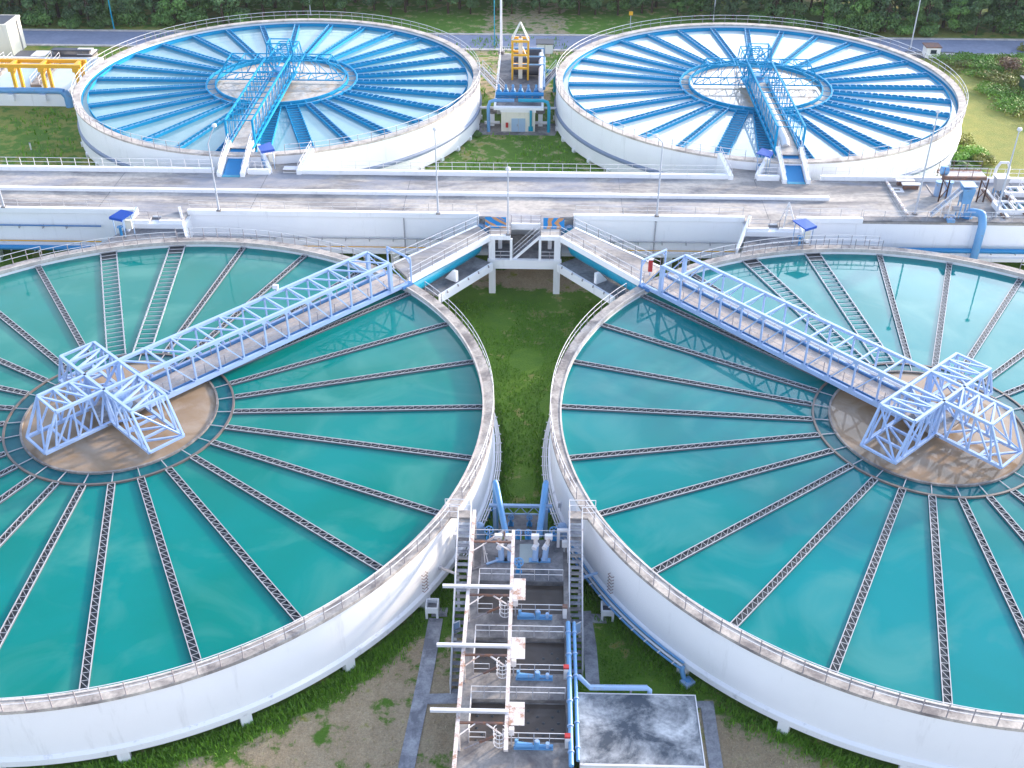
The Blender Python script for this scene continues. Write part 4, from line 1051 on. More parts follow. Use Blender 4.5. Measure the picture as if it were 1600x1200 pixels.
def handwheel(p, h, label, r=.3, grp='blue handwheels on the station'):
    t = thing('handwheel_valve', p, label, 'valve', grp)
    MB().tube([p, p+Vector((0, 0, h*.45)), p+Vector((0, 0, h*.5)), p+Vector((0, 0, h))], [.16, .13, .08, .06], 12).build('pedestal', 'ramp_blue', t, smooth=True)
    MB().box(p.x-.22, p.x+.22, p.y-.2, p.y+.2, p.z, p.z+.08).build('base_plate', 'ramp_blue', t)
    c = p+Vector((0, 0, h)); b = MB()
    b.tube([c+Vector((r*math.cos(2*math.pi*k/20), r*.75*math.sin(2*math.pi*k/20), r*.6*math.sin(2*math.pi*k/20))) for k in range(21)], .045, 6, False)
    for k in range(3):
        a = math.pi*k/3; v = Vector((r*math.cos(a), r*.75*math.sin(a), r*.6*math.sin(a))); b.beam(c-v, c+v, .05)
    b.build('wheel', 'pipe_blue', t)
    return t
handwheel(at(813, 893, ZD), .9, 'blue handwheel valve on the middle of the station deck, before the basins')
handwheel(at(766, 842, ZD), .8, 'blue handwheel valve at the left end of the station back rail')
handwheel(at(867, 842, ZD), .8, 'blue handwheel valve at the right end of the station back rail')
handwheel(at(812, 840, ZD), .5, 'blue handwheel by the back rail, left one of the close pair', .22)
handwheel(at(827, 840, ZD), .5, 'blue handwheel by the back rail, right one of the close pair', .22)
# pinkish rusty tripod and loose bars on the deck
t = thing('lifting_tripod', at(766, 872, ZD), 'pink rusty lifting frame leaning on the left of the station deck', 'frame')
b1 = at(757, 850, ZD+.7); b2 = at(789, 830, ZD+1.2)
MB().beam(b1, b2, .13).build('jib', 'rusty', t); MB().beam(b2, at(790, 846, ZD+.5), .07).build('strut', 'rusty', t); MB().beam(b2, at(800, 862, ZD+.2), .08).build('strut', 'rust', t)
for x in (757, 762): MB().beam(b1, at(x+3, 880, ZD), .06).build('leg', 'rusty', t)
MB().beam(at(758, 864, ZD+.3), at(764, 866, ZD+.3), .04).build('rung', 'rusty', t)
t = thing('loose_bar', at(775, 878, ZD), 'pale blue bar lying aslant on the left of the station deck', 'bar')
MB().beam(at(762, 882, ZD+.1), at(787, 873, ZD+.1), .13, .12).build('blue_end', 'pipe_pale', t); MB().beam(at(739, 891, ZD+.08), at(762, 882, ZD+.1), .05, .05).build('thin_end', 'post', t)

# the two stairs up to the tank rims
def stair(px_top, Cc, yb_px, label, side):
    p = at(px_top[0], px_top[1], 0.0); w = 0.88
    t = thing('steel_stair', Vector((p.x, p.y, G0)), label, 'stair')
    y1 = p.y; y0 = at(yb_px[0], yb_px[1], G0).y; x0, x1 = p.x-w/2, p.x+w/2
    n = 27
    for k in range(n):
        f = (k+.5)/n; y = y1+(y0-y1)*f; z = 0+(G0-0)*f
        MB().box(x0+.05, x1-.05, y-.15, y+.15, z-.05, z).build('step', 'path' if k % 3 else 'conc', t)
    for x in (x0, x1): MB().beam((x, y1, -.1), (x, y0, G0-.05), .07, .30).build('stringer', 'rail_w', t)
    MB().box(x0-.05, x1+.05, y1, y1+.75, -.15, 0.0).build('top_landing', 'rim', t)
    sx = x1 if side < 0 else x0; ex = p.x+side*1.4
    MB().box(min(ex, p.x), max(ex, p.x), y1+.02, y1+.73, -.14, -.01).build('top_bridge', 'rim', t)
    for x in (x0, x1): railing(t, [[(x, y1, 0), (x, y0, G0)]], 1.0, rmat='rail_w', pmat='rail_w', sp=1.9, rt=.06, pt=.05)
    railing(t, [[(sx, y1, 0), (sx, y1+.75, 0), (ex, y1+.75, 0)], [(x0 if side < 0 else x1, y1, 0), (ex, y1, 0)]], 1.0, rmat='rail_w', pmat='rail_w', sp=1.2, rt=.06, pt=.05, name='landing_railing')
    for f in (.3, .62): 
        for x in (x0+.08, x1-.08): MB().box(x-.09, x+.09, y1+(y0-y1)*f-.09, y1+(y0-y1)*f+.09, G0-.2, G0*f-.2).build('leg', 'rail_w', t)
    return t
stair((728, 809), C1, (711, 1085), 'long grey stair down from the rim of the lower left tank, beside the station', -1)
stair((901, 809), C2, (906, 1062), 'long grey stair down from the rim of the lower right tank, beside the station', 1)

# leaning blue pipes and their support frame behind the station
def lean_pipe(gx, top_px, low_px, label):
    g = at(gx, 835, G0); h = hgt(g, top_px[1]); tp = g+Vector((0, 0, h)); lo_ = at(*low_px, ZD+.15)
    t = thing('riser_pipe', g, label, 'pipe', 'blue riser pipes behind the station')
    MB().tube([g, tp-Vector((0, 0, .35)), tp-Vector((0, .1, .05)), tp+(lo_-tp)*.08], .21, 14).build('riser', 'pipe_blue', t, smooth=True)
    MB().tube([tp+(lo_-tp)*.05, lo_], .23, 14).build('sloping_pipe', 'pipe_blue', t, smooth=True)
    MB().tube([g, g+Vector((0, 0, .12))], .36, 14).build('flange', 'pipe_blue', t, smooth=True)
    return g, h
gl, hl = lean_pipe(776.6, (777, 752), (793, 838), 'bent blue pipe behind the station, the left one, sloping down to the deck')
gr, hr = lean_pipe(853, (853, 752), (844, 838), 'bent blue pipe behind the station, the right one, sloping down to the deck')
pf = thing('pipe_rack', (gl+gr)/2, 'pale blue pipe support frame with a trussed crossbar behind the station', 'frame')
zb_ = at(815, 789, 0); yy = gl.y-.3
hz = hgt(Vector((0, yy, G0)), 789)+G0
MB().box(gl.x-.5, gr.x+.5, yy-.12, yy+.12, hz-.2, hz).build('crossbar', 'pipe_pale', pf)
MB().box(gl.x+.3, gr.x-.3, yy-.05, yy+.05, hz-.95, hz-.86).build('lower_bar', 'pipe_pale', pf)
n = 6
for k in range(n):
    xa_ = gl.x+.35+(gr.x-gl.x-.7)*k/n; xb_ = gl.x+.35+(gr.x-gl.x-.7)*(k+1)/n
    MB().beam((xa_, yy, hz-.2 if k % 2 else hz-.9), (xb_, yy, hz-.9 if k % 2 else hz-.2), .05).build('lacing', 'pipe_pale', pf)
for x in (gl.x-.05, gr.x+.05): MB().box(x-.12, x+.12, yy-.3, yy-.1, G0-.1, hz-.2).build('leg', 'pipe_pale', pf)
MB().prism([at(781, 806, G0)[:2], at(843, 806, G0)[:2], at(845, 836, G0)[:2], at(779, 836, G0)[:2]], G0-.2, G0+.1).build('path', 'conc_dk')['kind'] = 'structure'
for px, lb in ((800, 'left'), (829, 'right')):
    handwheel(at(px, 820, G0+.1), .75, 'squat blue valve on the concrete pad behind the station, %s one' % lb, .2, 'valves on the pad behind the station')
for px, lb, s in ((766, 'left', -1), (868, 'right', 1)):
    g = at(px, 812, G0); t = thing('standpipe', g, 'small blue standpipe with a tap on the grass, %s of the blue pipes' % lb, 'standpipe', 'standpipes on the grass')
    MB().tube([g, g+Vector((0, 0, .9)), g+Vector((s*-.35, 0, 1.0))], .10, 10).build('pipe_run', 'ramp_blue', t, smooth=True)
    MB().tube([g+Vector((s*-.35, 0, 1.0)), g+Vector((s*-.75, 0, 1.0))], .2, 10).build('valve', 'ramp_blue', t, smooth=True); MB().box(g.x-.25, g.x+.25, g.y-.25, g.y+.25, G0-.1, G0+.12).build('footing', 'conc', t)
for px, lb in ((751, 'left'), (880, 'right')):
    g = at(px, 836, -4.6); t = thing('air_vessel', Vector((g.x, g.y, G0)), 'grey-blue upright vessel half hidden behind the %s end of the station' % lb, 'vessel', 'grey vessels behind the station')
    MB().tube([(g.x, g.y, G0+.3), (g.x, g.y, -3.9), (g.x, g.y, -3.6), (g.x, g.y, -3.45)], [.42, .42, .34, .05], 16).build('body', 'pipe_pale', t, smooth=True)
    MB().tube([(g.x, g.y, G0), (g.x, g.y, G0+.3)], .3, 12).build('skirt', 'rail_g', t, smooth=True)
# white junction cluster and little white frame at the right
g = at(878, 800, -4.4); t = thing('cable_cabinet', Vector((g.x, g.y, G0)), 'cluster of white cabinets on a stem beside the right tank wall', 'cabinet')
MB().box(g.x-.25, g.x-.02, g.y-.12, g.y+.12, -3.9, -3.45).build('case', 'rail_w', t, bevel=.02); MB().box(g.x+.05, g.x+.4, g.y-.12, g.y+.12, -3.75, -3.2).build('case', 'rail_w', t, bevel=.02)
MB().box(g.x-.04, g.x+.04, g.y-.05, g.y+.05, G0, -3.3).build('stem', 'rail_g', t)
p = at(874, 854, ZD); q = at(890, 854, ZD)
t = thing('pipe_portal', p, 'small white pipe portal at the right back corner of the station deck', 'frame')
for v in (p, q): MB().box(v.x-.1, v.x+.1, v.y-.08, v.y+.08, ZD, ZD+1.5).build('leg', 'rail_w', t)
MB().box(p.x-.1, q.x+.1, p.y-.12, p.y+.12, ZD+1.5, ZD+1.66).build('head_bar', 'rail_w', t)
for px, py, lb in ((714, 842, 'left stair top'), (884, 853, 'right stair')):
    g = at(px, py, -2.2); t = thing('lamp_box', Vector((g.x, g.y, ZD)), 'small white box on a post near the %s' % lb, 'box')
    MB().box(g.x-.18, g.x+.18, g.y-.15, g.y+.15, -2.2, -1.7).build('case', 'rail_w', t, bevel=.02); MB().box(g.x-.05, g.x+.05, g.y-.05, g.y+.05, G0, -2.2).build('stem', 'rail_g', t)
# props between stair and tank
for (a, c, lb, mt) in (((690, 888), (714, 897), 'thin rusty prop between the left stair and the tank wall', 'rusty'), ((912, 902), (936, 894), 'pale blue prop between the right stair and the tank wall', 'pipe_pale')):
    p, q = at(*a, -3.6), at(*c, -3.6); t = thing('prop_bar', p, lb, 'bar')
    MB().beam(p, q, .14).build('bar', mt, t); MB().box(p.x-.12, p.x+.12, p.y-.12, p.y+.12, p.z-.12, p.z+.12).build('bracket', 'rail_g', t)

# blue pipes running down the right side of the station
for (a, c, r, lb) in (((891, 972), (897, 1196), .15, 'blue pipe along the right edge of the basins, the thick one'), ((900, 972), (908, 1188), .11, 'blue pipe along the right edge of the basins, the thinner outer one')):
    p, q = at(*a, ZD+.55), at(*c, ZD+.55); q.x = (p.x+q.x)/2; p.x = q.x
    t = thing('side_pipe', p, lb, 'pipe')
    MB().tube([p-Vector((0, 0, 1.2)), p, q], r, 12).build('pipe_run', 'pipe_blue', t, smooth=True)
    for k in range(6):
        v = p.lerp(q, (k+.5)/6); MB().tube([v-Vector((0, .05, 0)), v+Vector((0, .05, 0))], r+.05, 12).build('collar', 'pipe_pale', t, smooth=True); MB().box(v.x-.06, v.x+.06, v.y-.06, v.y+.06, ZD-.3, v.z-r).build('support', 'rail_g', t)
t = thing('branch_pipe', at(906, 1057, -2.0), 'cranked pale blue pipe above the back edge of the flat grey roof', 'pipe')
P = [at(904, 1057, -2.2), at(910, 1058, -2.1), at(926, 1074, -2.1), at(1016, 1074, -2.1)]
MB().tube(P+[P[-1]+Vector((.12, -.05, -.1)), P[-1]+Vector((.14, -.05, -.6))], .15, 12).build('pipe_run', 'pipe_pale', t, smooth=True)
MB().tube([p+Vector((0, .28, -.1)) for p in P], .06, 8).build('thin_pipe', 'pipe_pale', t, smooth=True)
b = MB(); v = at(990, 1074, -2.1); b.box(v.x-.06, v.x+.06, v.y-.06, v.y+.06, -3.2, -2.2); b.build('support', 'rail_g', t)

# flat roofed building at the bottom right of the station
ra, rb_, rc, rd_ = at(907, 1083, -2.3), at(1088, 1083, -2.3), at(1106, 1195, -2.3), at(908, 1195, -2.3)
bl = thing('flat_roofed_building', Vector((ra.x, rc.y, G0)), 'low building with a blotched grey flat roof beside the station', 'building')
X0, X1, Y0, Y1 = ra.x-.02, (rb_.x+rc.x)/2, rc.y, ra.y
MB().box(X0, X1, Y0, Y1, -2.5, -2.3).build('roof', 'roof', bl)
b = MB(); b.box(X0, X1, Y0-.14, Y0-.01, -2.58, -2.24); b.box(X1+.01, X1+.07, Y0-.14, Y1+.06, -2.58, -2.26); b.box(X0, X1, Y1+.005, Y1+.06, -2.58, -2.26); b.build('roof_edge', 'rail_w', bl)
MB().box(X0+.15, X1-.3, Y0+.3, Y1-.15, G0-.3, -2.5).build('wall', 'white2', bl)
MB().box(X0+2.0, X0+3.0, Y0+.24, Y0+.3, G0, G0+2.1).build('door', 'door', bl); MB().box(X0+4.2, X0+5.6, Y0+.24, Y0+.3, G0+1, G0+2.1).build('window', 'glass', bl)

# concrete drip boxes on legs, with their slabs and wall rungs
for (c_px, slab_px, lb, s) in (((678, 946), (690, 958), 'left', 1), ((952, 948), (938, 966), 'right', -1)):
    c = at(*c_px, -5.0); t = thing('drain_box', Vector((c.x, c.y, G0)), 'white concrete box on legs on the grass, beside the %s stair' % lb, 'box', 'drain boxes by the tank walls')
    b = MB(); w, d_ = .45, .5; z0, z1 = -5.35, -4.85
    b.box(c.x-w, c.x-w+.1, c.y-d_, c.y+d_, z0, z1); b.box(c.x+w-.1, c.x+w, c.y-d_, c.y+d_, z0, z1); b.box(c.x-w+.1, c.x+w-.1, c.y-d_, c.y-d_+.1, z0, z1); b.box(c.x-w+.1, c.x+w-.1, c.y+d_-.1, c.y+d_, z0, z1); b.box(c.x-w+.1, c.x+w-.1, c.y-d_+.1, c.y+d_-.1, z0, z0+.1)
    bo = b.build('basin', 'white2', t)
    for sx in (-w+.08, w-.08):
        for sy in (-d_+.08, d_-.08): MB().box(c.x+sx-.08, c.x+sx+.08, c.y+sy-.08, c.y+sy+.08, G0-.1, z0).build('leg', 'white2', t)
    MB().box(c.x-.3, c.x+.3, c.y-.3, c.y+.3, z0+.1, z0+.2).build('sediment', 'conc_dk', t)
    v = at(*slab_px, G0); MB().box(v.x-.55, v.x+.55, v.y-.4, v.y+.4, G0-.1, G0+.08).build('path', 'path')['kind'] = 'structure'
for (Cc, a_px, lb) in ((C1, (668, 912), 'left'), (C2, (961, 909), 'right')):
    p = at(*a_px, -3.4); a = math.atan2(p.y-Cc.y, p.x-Cc.x); er = Vector((math.cos(a), math.sin(a), 0)); et = Vector((-er.y, er.x, 0)); w0 = Cc+er*(RO-.16)
    t = thing('wall_rungs', w0+Vector((0, 0, -4.2)), 'ladder of bent iron rungs on the %s tank wall above the drain box' % lb, 'rungs', 'iron rungs on the tank walls')
    for k in range(6):
        z = -4.1+k*.3; MB().tube([w0-et*.22+Vector((0, 0, z)), w0-et*.22+er*.2+Vector((0, 0, z)), w0+et*.22+er*.2+Vector((0, 0, z)), w0+et*.22+Vector((0, 0, z))], .025, 6).build('rung', 'rust', t)
# service pipes along the tank ledges in the gap
def ledge_pipe(Cc, a0, a1, mat, label, rad, n_=3):
    t = thing('ledge_pipes', Cc+Vector((RO*math.cos(R_(a0)), RO*math.sin(R_(a0)), -4.6)), label, 'pipes')
    for k in range(n_):
        P = arc(RO+.16+.14*k, a0, a1, -4.5-.16*k+.12, (Cc.x, Cc.y), 1.5); MB().tube(P, rad, 8).build('pipe_run', mat if k != 1 else 'rail_w', t, smooth=True)
    pb = None; nb = int(abs(a1-a0)/2.2)
    for k in range(nb):
        a = R_(a0+(a1-a0)*(k+.5)/nb); er = Vector((math.cos(a), math.sin(a), 0)); c = Cc+er*(RO+.05)
        MB().beam(c+Vector((0, 0, -4.62)), c+er*.55+Vector((0, 0, -4.62)), .07).build('bracket', 'rail_w', t)
    return t
def angC(Cc, px, py, z): p = at(px, py, z); return math.degrees(math.atan2(p.y-Cc.y, p.x-Cc.x))
ledge_pipe(C1, 24, -22, 'rail_w', 'pale pipes on brackets along the foot of the lower left tank', .06)
ledge_pipe(C2, 158, 196, 'rail_w', 'pale pipes on brackets along the foot of the lower right tank', .06)
lp = ledge_pipe(C2, 197, angC(C2, 1073, 1036, -4.6)%360, 'pipe_blue', 'blue pipes on brackets curving along the foot of the lower right tank', .085)
e = at(1070, 1038, -4.6); f = at(1078, 1066, G0)
MB().tube([e, e+Vector((-.05, -.15, -.25)), Vector((f.x-.25, f.y+.2, G0+.35)), f+Vector((0, 0, .25))], .17, 12).build('down_pipe', 'pipe_blue', lp, smooth=True)
t = thing('pipe_footing', f, 'pale concrete block where the blue pipes meet the ground', 'block'); MB().prism([(f.x-.55, f.y), (f.x-.1, f.y-.5), (f.x+.5, f.y-.1), (f.x+.1, f.y+.45)], G0-.2, G0+.32).build('block', 'pipe_pale', t, bevel=.03)
MB().tube([(f.x, f.y, G0+.3), (f.x, f.y, G0+.42)], .2, 12).build('collar', 'pipe_blue', t)
# little gate panels at the stairs
for px, lb in ((718, 'left'), (907, 'right')):
    p = at(px, 992, -4.2); t = thing('gate_panel', p, 'small white mesh gate on the %s stair' % lb, 'gate')
    b = MB(); 
    b.beam(p+Vector((-.3, 0, 0)), p+Vector((.15, .3, 0)), .05); b.beam(p+Vector((-.3, 0, 1.0)), p+Vector((.15, .3, 1.0)), .05); b.beam(p+Vector((-.3, 0, 0)), p+Vector((-.3, 0, 1.)), .05); b.beam(p+Vector((.15, .3, 0)), p+Vector((.15, .3, 1.)), .05)
    b.build('frame', 'rail_w', t); MB().beam(p+Vector((-.28, .01, .5)), p+Vector((.13, .29, .5)), .02, .9).build('infill', 'pipe_pale', t)
# ------------------------------------------------------------------ pump house between the two far tanks
gA, gB = gat(780, 205.6), gat(832.6, 205.6)
yf = gA.y; zg = ground_z(0, yf+1)-0.05
hh = hgt(Vector((gA.x, yf, zg)), 166.5)
ZT = zg+hh
ph = thing('pump_house', Vector(((gA.x+gB.x)/2, yf, zg)), 'small white pump house with a pale blue double door between the two far tanks', 'building')
xA, xB = gA.x, gB.x; yk = at(800, 84, ZT).y
MB().box(xA, xB, yf, yf+5.0, zg-.4, ZT-.35).build('wall', 'cream', ph)
sA, sB = at(768, 166, ZT).x, at(846, 166, ZT).x
MB().box(sA, sB, yf-.35, yk, ZT-.35, ZT).build('roof_slab', 'white2', ph)
MB().box(sA+.3, sB-.3, yf+.3, yk-.2, ZT, ZT+.02).build('roof_floor', 'conc_dk', ph)
for x in (sA+.4, sB-.4):
    for y in (yf+6.5, yf+12, yk-1): MB().box(x-.25, x+.25, y-.25, y+.25, zg-.4, ZT-.35).build('column', 'white2', ph)
def wx(px): return xA+(px-780)/(832.6-780)*(xB-xA)
def wz(py): return zg+(205.6-py)/(205.6-166.5)*hh
d = MB().box(wx(796), wx(817.5), yf-.06, yf, wz(205), wz(184.5)).build('door', 'door', ph)
MB().box(wx(806.4), wx(807.1), yf-.08, yf-.06, wz(205), wz(184.8)).build('gap', 'rail_g', d); MB().box(wx(804.6), wx(805.6), yf-.13, yf-.06, wz(196), wz(193)).build('handle', 'post', d)
MB().box(wx(787), wx(791), yf-.22, yf, wz(198), wz(191)).build('hose_box', 'red', ph)
MB().tube([(wx(826), yf-.18, wz(202)), (wx(826), yf-.18, wz(169))], .16, 10).build('down_pipe', 'pipe_teal', ph, smooth=True)
MB().box(wx(822.5), wx(829.5), yf-.3, yf, wz(203), wz(196.5)).build('meter_box', 'pipe_teal', ph)
MB().box(xA-.1, xB+.1, yf-.10, yf, ZT-.75, ZT-.36).build('band', 'white2', ph)
pd = at(805, 212, zg)
tag(MB().prism([(xA-3.2, yf-1.2), (xB+2.6, yf-1.2), (xB+3.4, yf+3), (xA-4.2, yf+3)], zg-.5, zg+.06).build('path', 'conc'), kind='structure')
# blue header pipes on the front of the roof
def pth(name, label, runs, mat='ramp_blue', grp=None):
    t = thing(name, Vector(runs[0][0][0]), label, 'pipe', grp)
    for pts, r in runs: MB().tube(pts, r, 12).build('pipe_run', mat, t, smooth=True)
    return t
y_ = yf+.8
def rp_(px, py, dz): return at(px, py, ZT+dz)
a, c = rp_(771, 157, .7), rp_(800, 157, .7); pth('header_pipe', 'blue header pipe bending down at the left of the pump house', [([(c.x, a.y, ZT+.7), (a.x-.2, a.y, ZT+.7), (a.x-.75, a.y, ZT+.5), (a.x-.95, a.y-.2, ZT-.1), (a.x-.95, a.y-.4, zg)], .22)], 'pipe_blue', 'blue header pipes of the pump house')
a, c = rp_(846, 157, .7), rp_(806, 157, .7); pth('header_pipe', 'blue header pipe bending down at the right of the pump house', [([(c.x, a.y, ZT+.7), (a.x-.1, a.y, ZT+.7), (a.x+.5, a.y, ZT+.5), (a.x+.7, a.y-.2, ZT-.1), (a.x+.7, a.y-.4, zg)], .22)], 'pipe_teal', 'blue header pipes of the pump house')
a, c = rp_(771, 147, .9), rp_(846, 147, .9); pth('manifold', 'long blue manifold pipe across the front of the pump house roof', [([a, Vector((c.x, a.y, c.z))], .26)])
for k, px in enumerate((776, 787, 798, 810, 822, 834)):
    p = rp_(px, 150, .2); lb = ('first', 'second', 'third', 'fourth', 'fifth', 'last')[k]
    t = thing('pump', p, 'blue pump on the pump house roof, %s from the left in its row' % lb, 'pump', 'pumps on the pump house roof')
    MB().box(p.x-.45, p.x+.45, p.y-.3, p.y+1.1, p.z-.2, p.z).build('base', 'ramp_blue', t); MB().tube([p+Vector((0, -.2, .45)), p+Vector((0, .4, .45))], .38, 12).build('casing', 'ramp_blue', t, smooth=True)
    MB().tube([p+Vector((0, .5, .45)), p+Vector((0, 1.2, .45))], .28, 12).build('motor', 'pipe_pale' if k % 2 else 'post', t, smooth=True); MB().tube([p+Vector((0, 0, .7)), p+Vector((0, 0, 1.3)), p+Vector((0, -.5, 1.6))], .16, 10).build('outlet', 'pipe_blue', t, smooth=True)
# yellow hoist tower
b0, b1 = at(796.5, 125, ZT), at(821, 125, ZT); base = Vector(((b0.x+b1.x)/2, b0.y, ZT))
t = thing('hoist_tower', base, 'tall yellow hoist tower with a pointed top on the pump house roof', 'hoist tower')
ht = hgt(Vector((b0.x, b0.y, ZT)), 63); hp = hgt(base, 55)
for x in (b0.x, b1.x):
    for dy in (0, 1.6): MB().box(x-.13, x+.13, b0.y+dy-.13, b0.y+dy+.13, ZT, ZT+ht).build('leg', 'yellow', t)
for f in (.33, .66, 1.0):
    for dy in (0, 1.6): MB().box(b0.x, b1.x, b0.y+dy-.12, b0.y+dy+.12, ZT+ht*f-.28, ZT+ht*f).build('cross_beam', 'yellow', t)
    for x in (b0.x, b1.x): MB().box(x-.1, x+.1, b0.y, b0.y+1.6, ZT+ht*f-.25, ZT+ht*f-.03).build('cross_beam', 'yellow', t)
ap = Vector((base.x, b0.y+.8, ZT+ht+2.2))
for x in (b0.x, b1.x):
    for dy in (0, 1.6): MB().beam((x, b0.y+dy, ZT+ht), ap, .16).build('rafter', 'cream', t)
MB().box(base.x-.25, base.x+.3, b0.y+.5, b0.y+1.0, ZT, ZT+ht).build('mast', 'cream', t); MB().beam((base.x+.3, b0.y+.7, ZT+ht*.8), (b1.x, b0.y+.3, ZT+ht*.5), .12).build('brace', 'cream', t)
MB().tube([(base.x, b0.y+.8, ZT+ht+.1), (base.x, b0.y+.8, ZT+ht+.5)], .2, 10).build('pulley', 'post', t, smooth=True)
# dark tanks with blue frames behind the tower
for r, py in enumerate((122, 109, 96)):
    p = at(826, py, ZT)
    t = thing('filter_vessel', p, 'dark horizontal vessel in a blue frame on the pump house roof, %s row' % ('nearest', 'middle', 'farthest')[r], 'vessel', 'vessels on the pump house roof')
    MB().tube([p+Vector((-2.4, .9, .85)), p+Vector((1.4, .9, .85))], .7, 16).build('body', 'tarp', t, smooth=True)
    f = MB(); f.beam(p+Vector((-2.7, 0, 1.9)), p+Vector((1.8, 0, 1.9)), .14); f.beam(p+Vector((1.8, 0, 0)), p+Vector((1.8, 0, 1.97)), .14); f.beam(p+Vector((-2.7, 0, 0)), p+Vector((-2.7, 0, 1.97)), .14); f.build('frame', 'pipe_blue', t)
a, c = at(841, 140, ZT+1.2), at(841, 84, ZT+1.2); pth('long_pipe', 'long pale pipe running back along the right edge of the pump house roof', [([a, Vector((a.x, c.y, a.z))], .3)], 'rail_w')
a, c = at(846, 138, ZT+.8), at(846, 90, ZT+.8); pth('long_pipe', 'long blue pipe running back along the right edge of the pump house roof', [([a, Vector((a.x, c.y, a.z))], .22)], 'pipe_blue')
rl = thing('roof_railing', (sA, yf, ZT), 'white railing round the left and back edges of the pump house roof', 'railing')
railing(rl, [[(sA+.2, yf+4, ZT), (sA+.2, yk-.2, ZT), (sB-.2, yk-.2, ZT), (sB-.2, yf+7, ZT)]], 1.1, sp=2.0, rmat='rail_w', pmat='rail_w')
# stairs from the tank rims
for (a_px, c_px, Cc, lb) in (((746, 107), (781, 143), C3, 'left'), ((867, 106), (845, 133), C4, 'right')):
    p = at(*a_px, 2.0); q = at(*c_px, ZT); t = thing('rim_stair', q, 'white stair from the pump house up to the rim of the upper %s tank' % lb, 'stair')
    d_ = q-p; dl = Vector((d_.x, d_.y, 0)).normalized(); nn = Vector((-dl.y, dl.x, 0))*.5
    for s in (-1, 1): MB().beam(p+nn*s, q+nn*s, .08, .3).build('stringer', 'rail_w', t)
    for k in range(14):
        v = p.lerp(q, (k+.5)/14); MB().beam(v-nn*.95, v+nn*.95, .28, .05).build('step', 'conc', t)
    railing(t, [[p+nn, q+nn], [p-nn, q-nn]], 1.0, sp=1.6, rmat='rail_w', pmat='rail_w')
for px0, px1, lb in ((746, 768, 'left'), (847, 869, 'right')):
    p, q = at(px0, 168.5, -1.2), at(px1, 168.5, -1.2); pth('cross_pipe', 'thin white pipe between the pump house and the upper %s tank' % lb, [([p, Vector((q.x, p.y, q.z))], .17)], 'rail_w')
for px, lb in ((766, 'left'), (841, 'right')):
    g = gat(px, 196); t = thing('valve_stand', g, 'white concrete stand with valves beside the pump house, on its %s' % lb, 'stand')
    MB().box(g.x-.3, g.x+.3, g.y-.3, g.y+.3, g.z-.3, g.z+1.7).build('pillar', 'white2', t); MB().tube([g+Vector((-1.0, -.3, .5)), g+Vector((1.0, -.3, .5))], .2, 10).build('pipe_run', 'rail_w', t, smooth=True); MB().tube([g+Vector((0, .2, 1.7)), g+Vector((0, .2, 2.1))], .6, 12).build('drum', 'conc', t, smooth=True)
# side pipe at the right
g = gat(858, 143); pth('elbow_pipe', 'short teal elbow pipe standing on the grass right of the pump house', [([g+Vector((.5, 0, 0)), g+Vector((.5, 0, 2.2)), g+Vector((.2, 0, 2.9)), g+Vector((-.8, 0, 3.0))], .3)], 'pipe_teal')
# kiosk behind
g = at(847, 84, G1); w2 = (at(860, 84, G1).x-at(835, 84, G1).x)/2
t = thing('white_kiosk', g, 'little white kiosk with a dark flat roof behind the pump house', 'kiosk'); MB().box(g.x-w2, g.x+w2, g.y, g.y+2.2, G1-.2, G1+1.5).build('wall', 'white2', t); MB().box(g.x-w2-.15, g.x+w2+.15, g.y-.15, g.y+2.4, G1+1.5, G1+1.62).build('roof', 'tarp', t); MB().box(g.x-.06, g.x+.06, g.y-.03, g.y, G1, G1+1.4).build('seam', 'rail_g', t)

# ------------------------------------------------------------------ filter works at the far left
t = thing('control_tower', at(-12, 95, G1), 'cream plastered block of a building at the upper left edge', 'building')
p0 = at(9, 95, G1); p1 = at(28, 79, G1); hz = hgt(Vector((p1.x, p1.y, G1)), 30); ang = math.atan2(p1.y-p0.y, p1.x-p0.x)
MB().box(p0.x-14, p0.x+.9, p0.y, p1.y, G1-.3, G1+hz).build('wall', 'cream', t)
MB().box(p0.x-14.1, p0.x+1.0, p0.y-.1, p1.y+.1, G1+hz, G1+hz+.35).build('roof_edge', 'cream', t); MB().box(p0.x-13.6, p0.x+.5, p0.y+.3, p1.y-.3, G1+hz+.35, G1+hz+.40).build('roof', 'tarp', t)
MB().tube([(p0.x+1.0, (p0.y+p1.y)/2+1, G1), (p0.x+1.0, (p0.y+p1.y)/2+1, G1+hz)], .1, 8).build('drain_pipe', 'rail_g', t, smooth=True); MB().box(p0.x-3.6, p0.x-2.2, p0.y-.05, p0.y, G1+2.4, G1+3.6).build('window', 'glass', t); MB().box(p0.x-8.6, p0.x-7.2, p0.y-.05, p0.y, G1+2.4, G1+3.6).build('window', 'glass', t)
zb = G1+1.7; yw = at(50, 153, zb).y; xw1 = at(99, 153, zb).x; ybk = at(60, 96, zb).y
t = thing('filter_basin', (xw1, yw, G1), 'white-walled open filter basin with pale water at the far left', 'basin')
MB().box(-130, xw1, yw, yw+.35, G1-.6, zb).build('wall', 'white2', t); MB().box(xw1-.35, xw1, yw+.35, ybk, G1-.6, zb).build('wall', 'white2', t); MB().box(-130, xw1, ybk, ybk+.35, G1-.6, zb).build('wall', 'white2', t)
MB().box(-130, xw1-.35, yw+.35, yw+1.6, zb-.6, zb-.05).build('walk_strip', 'conc', t)
xx = at(30, 135, zb).x; 
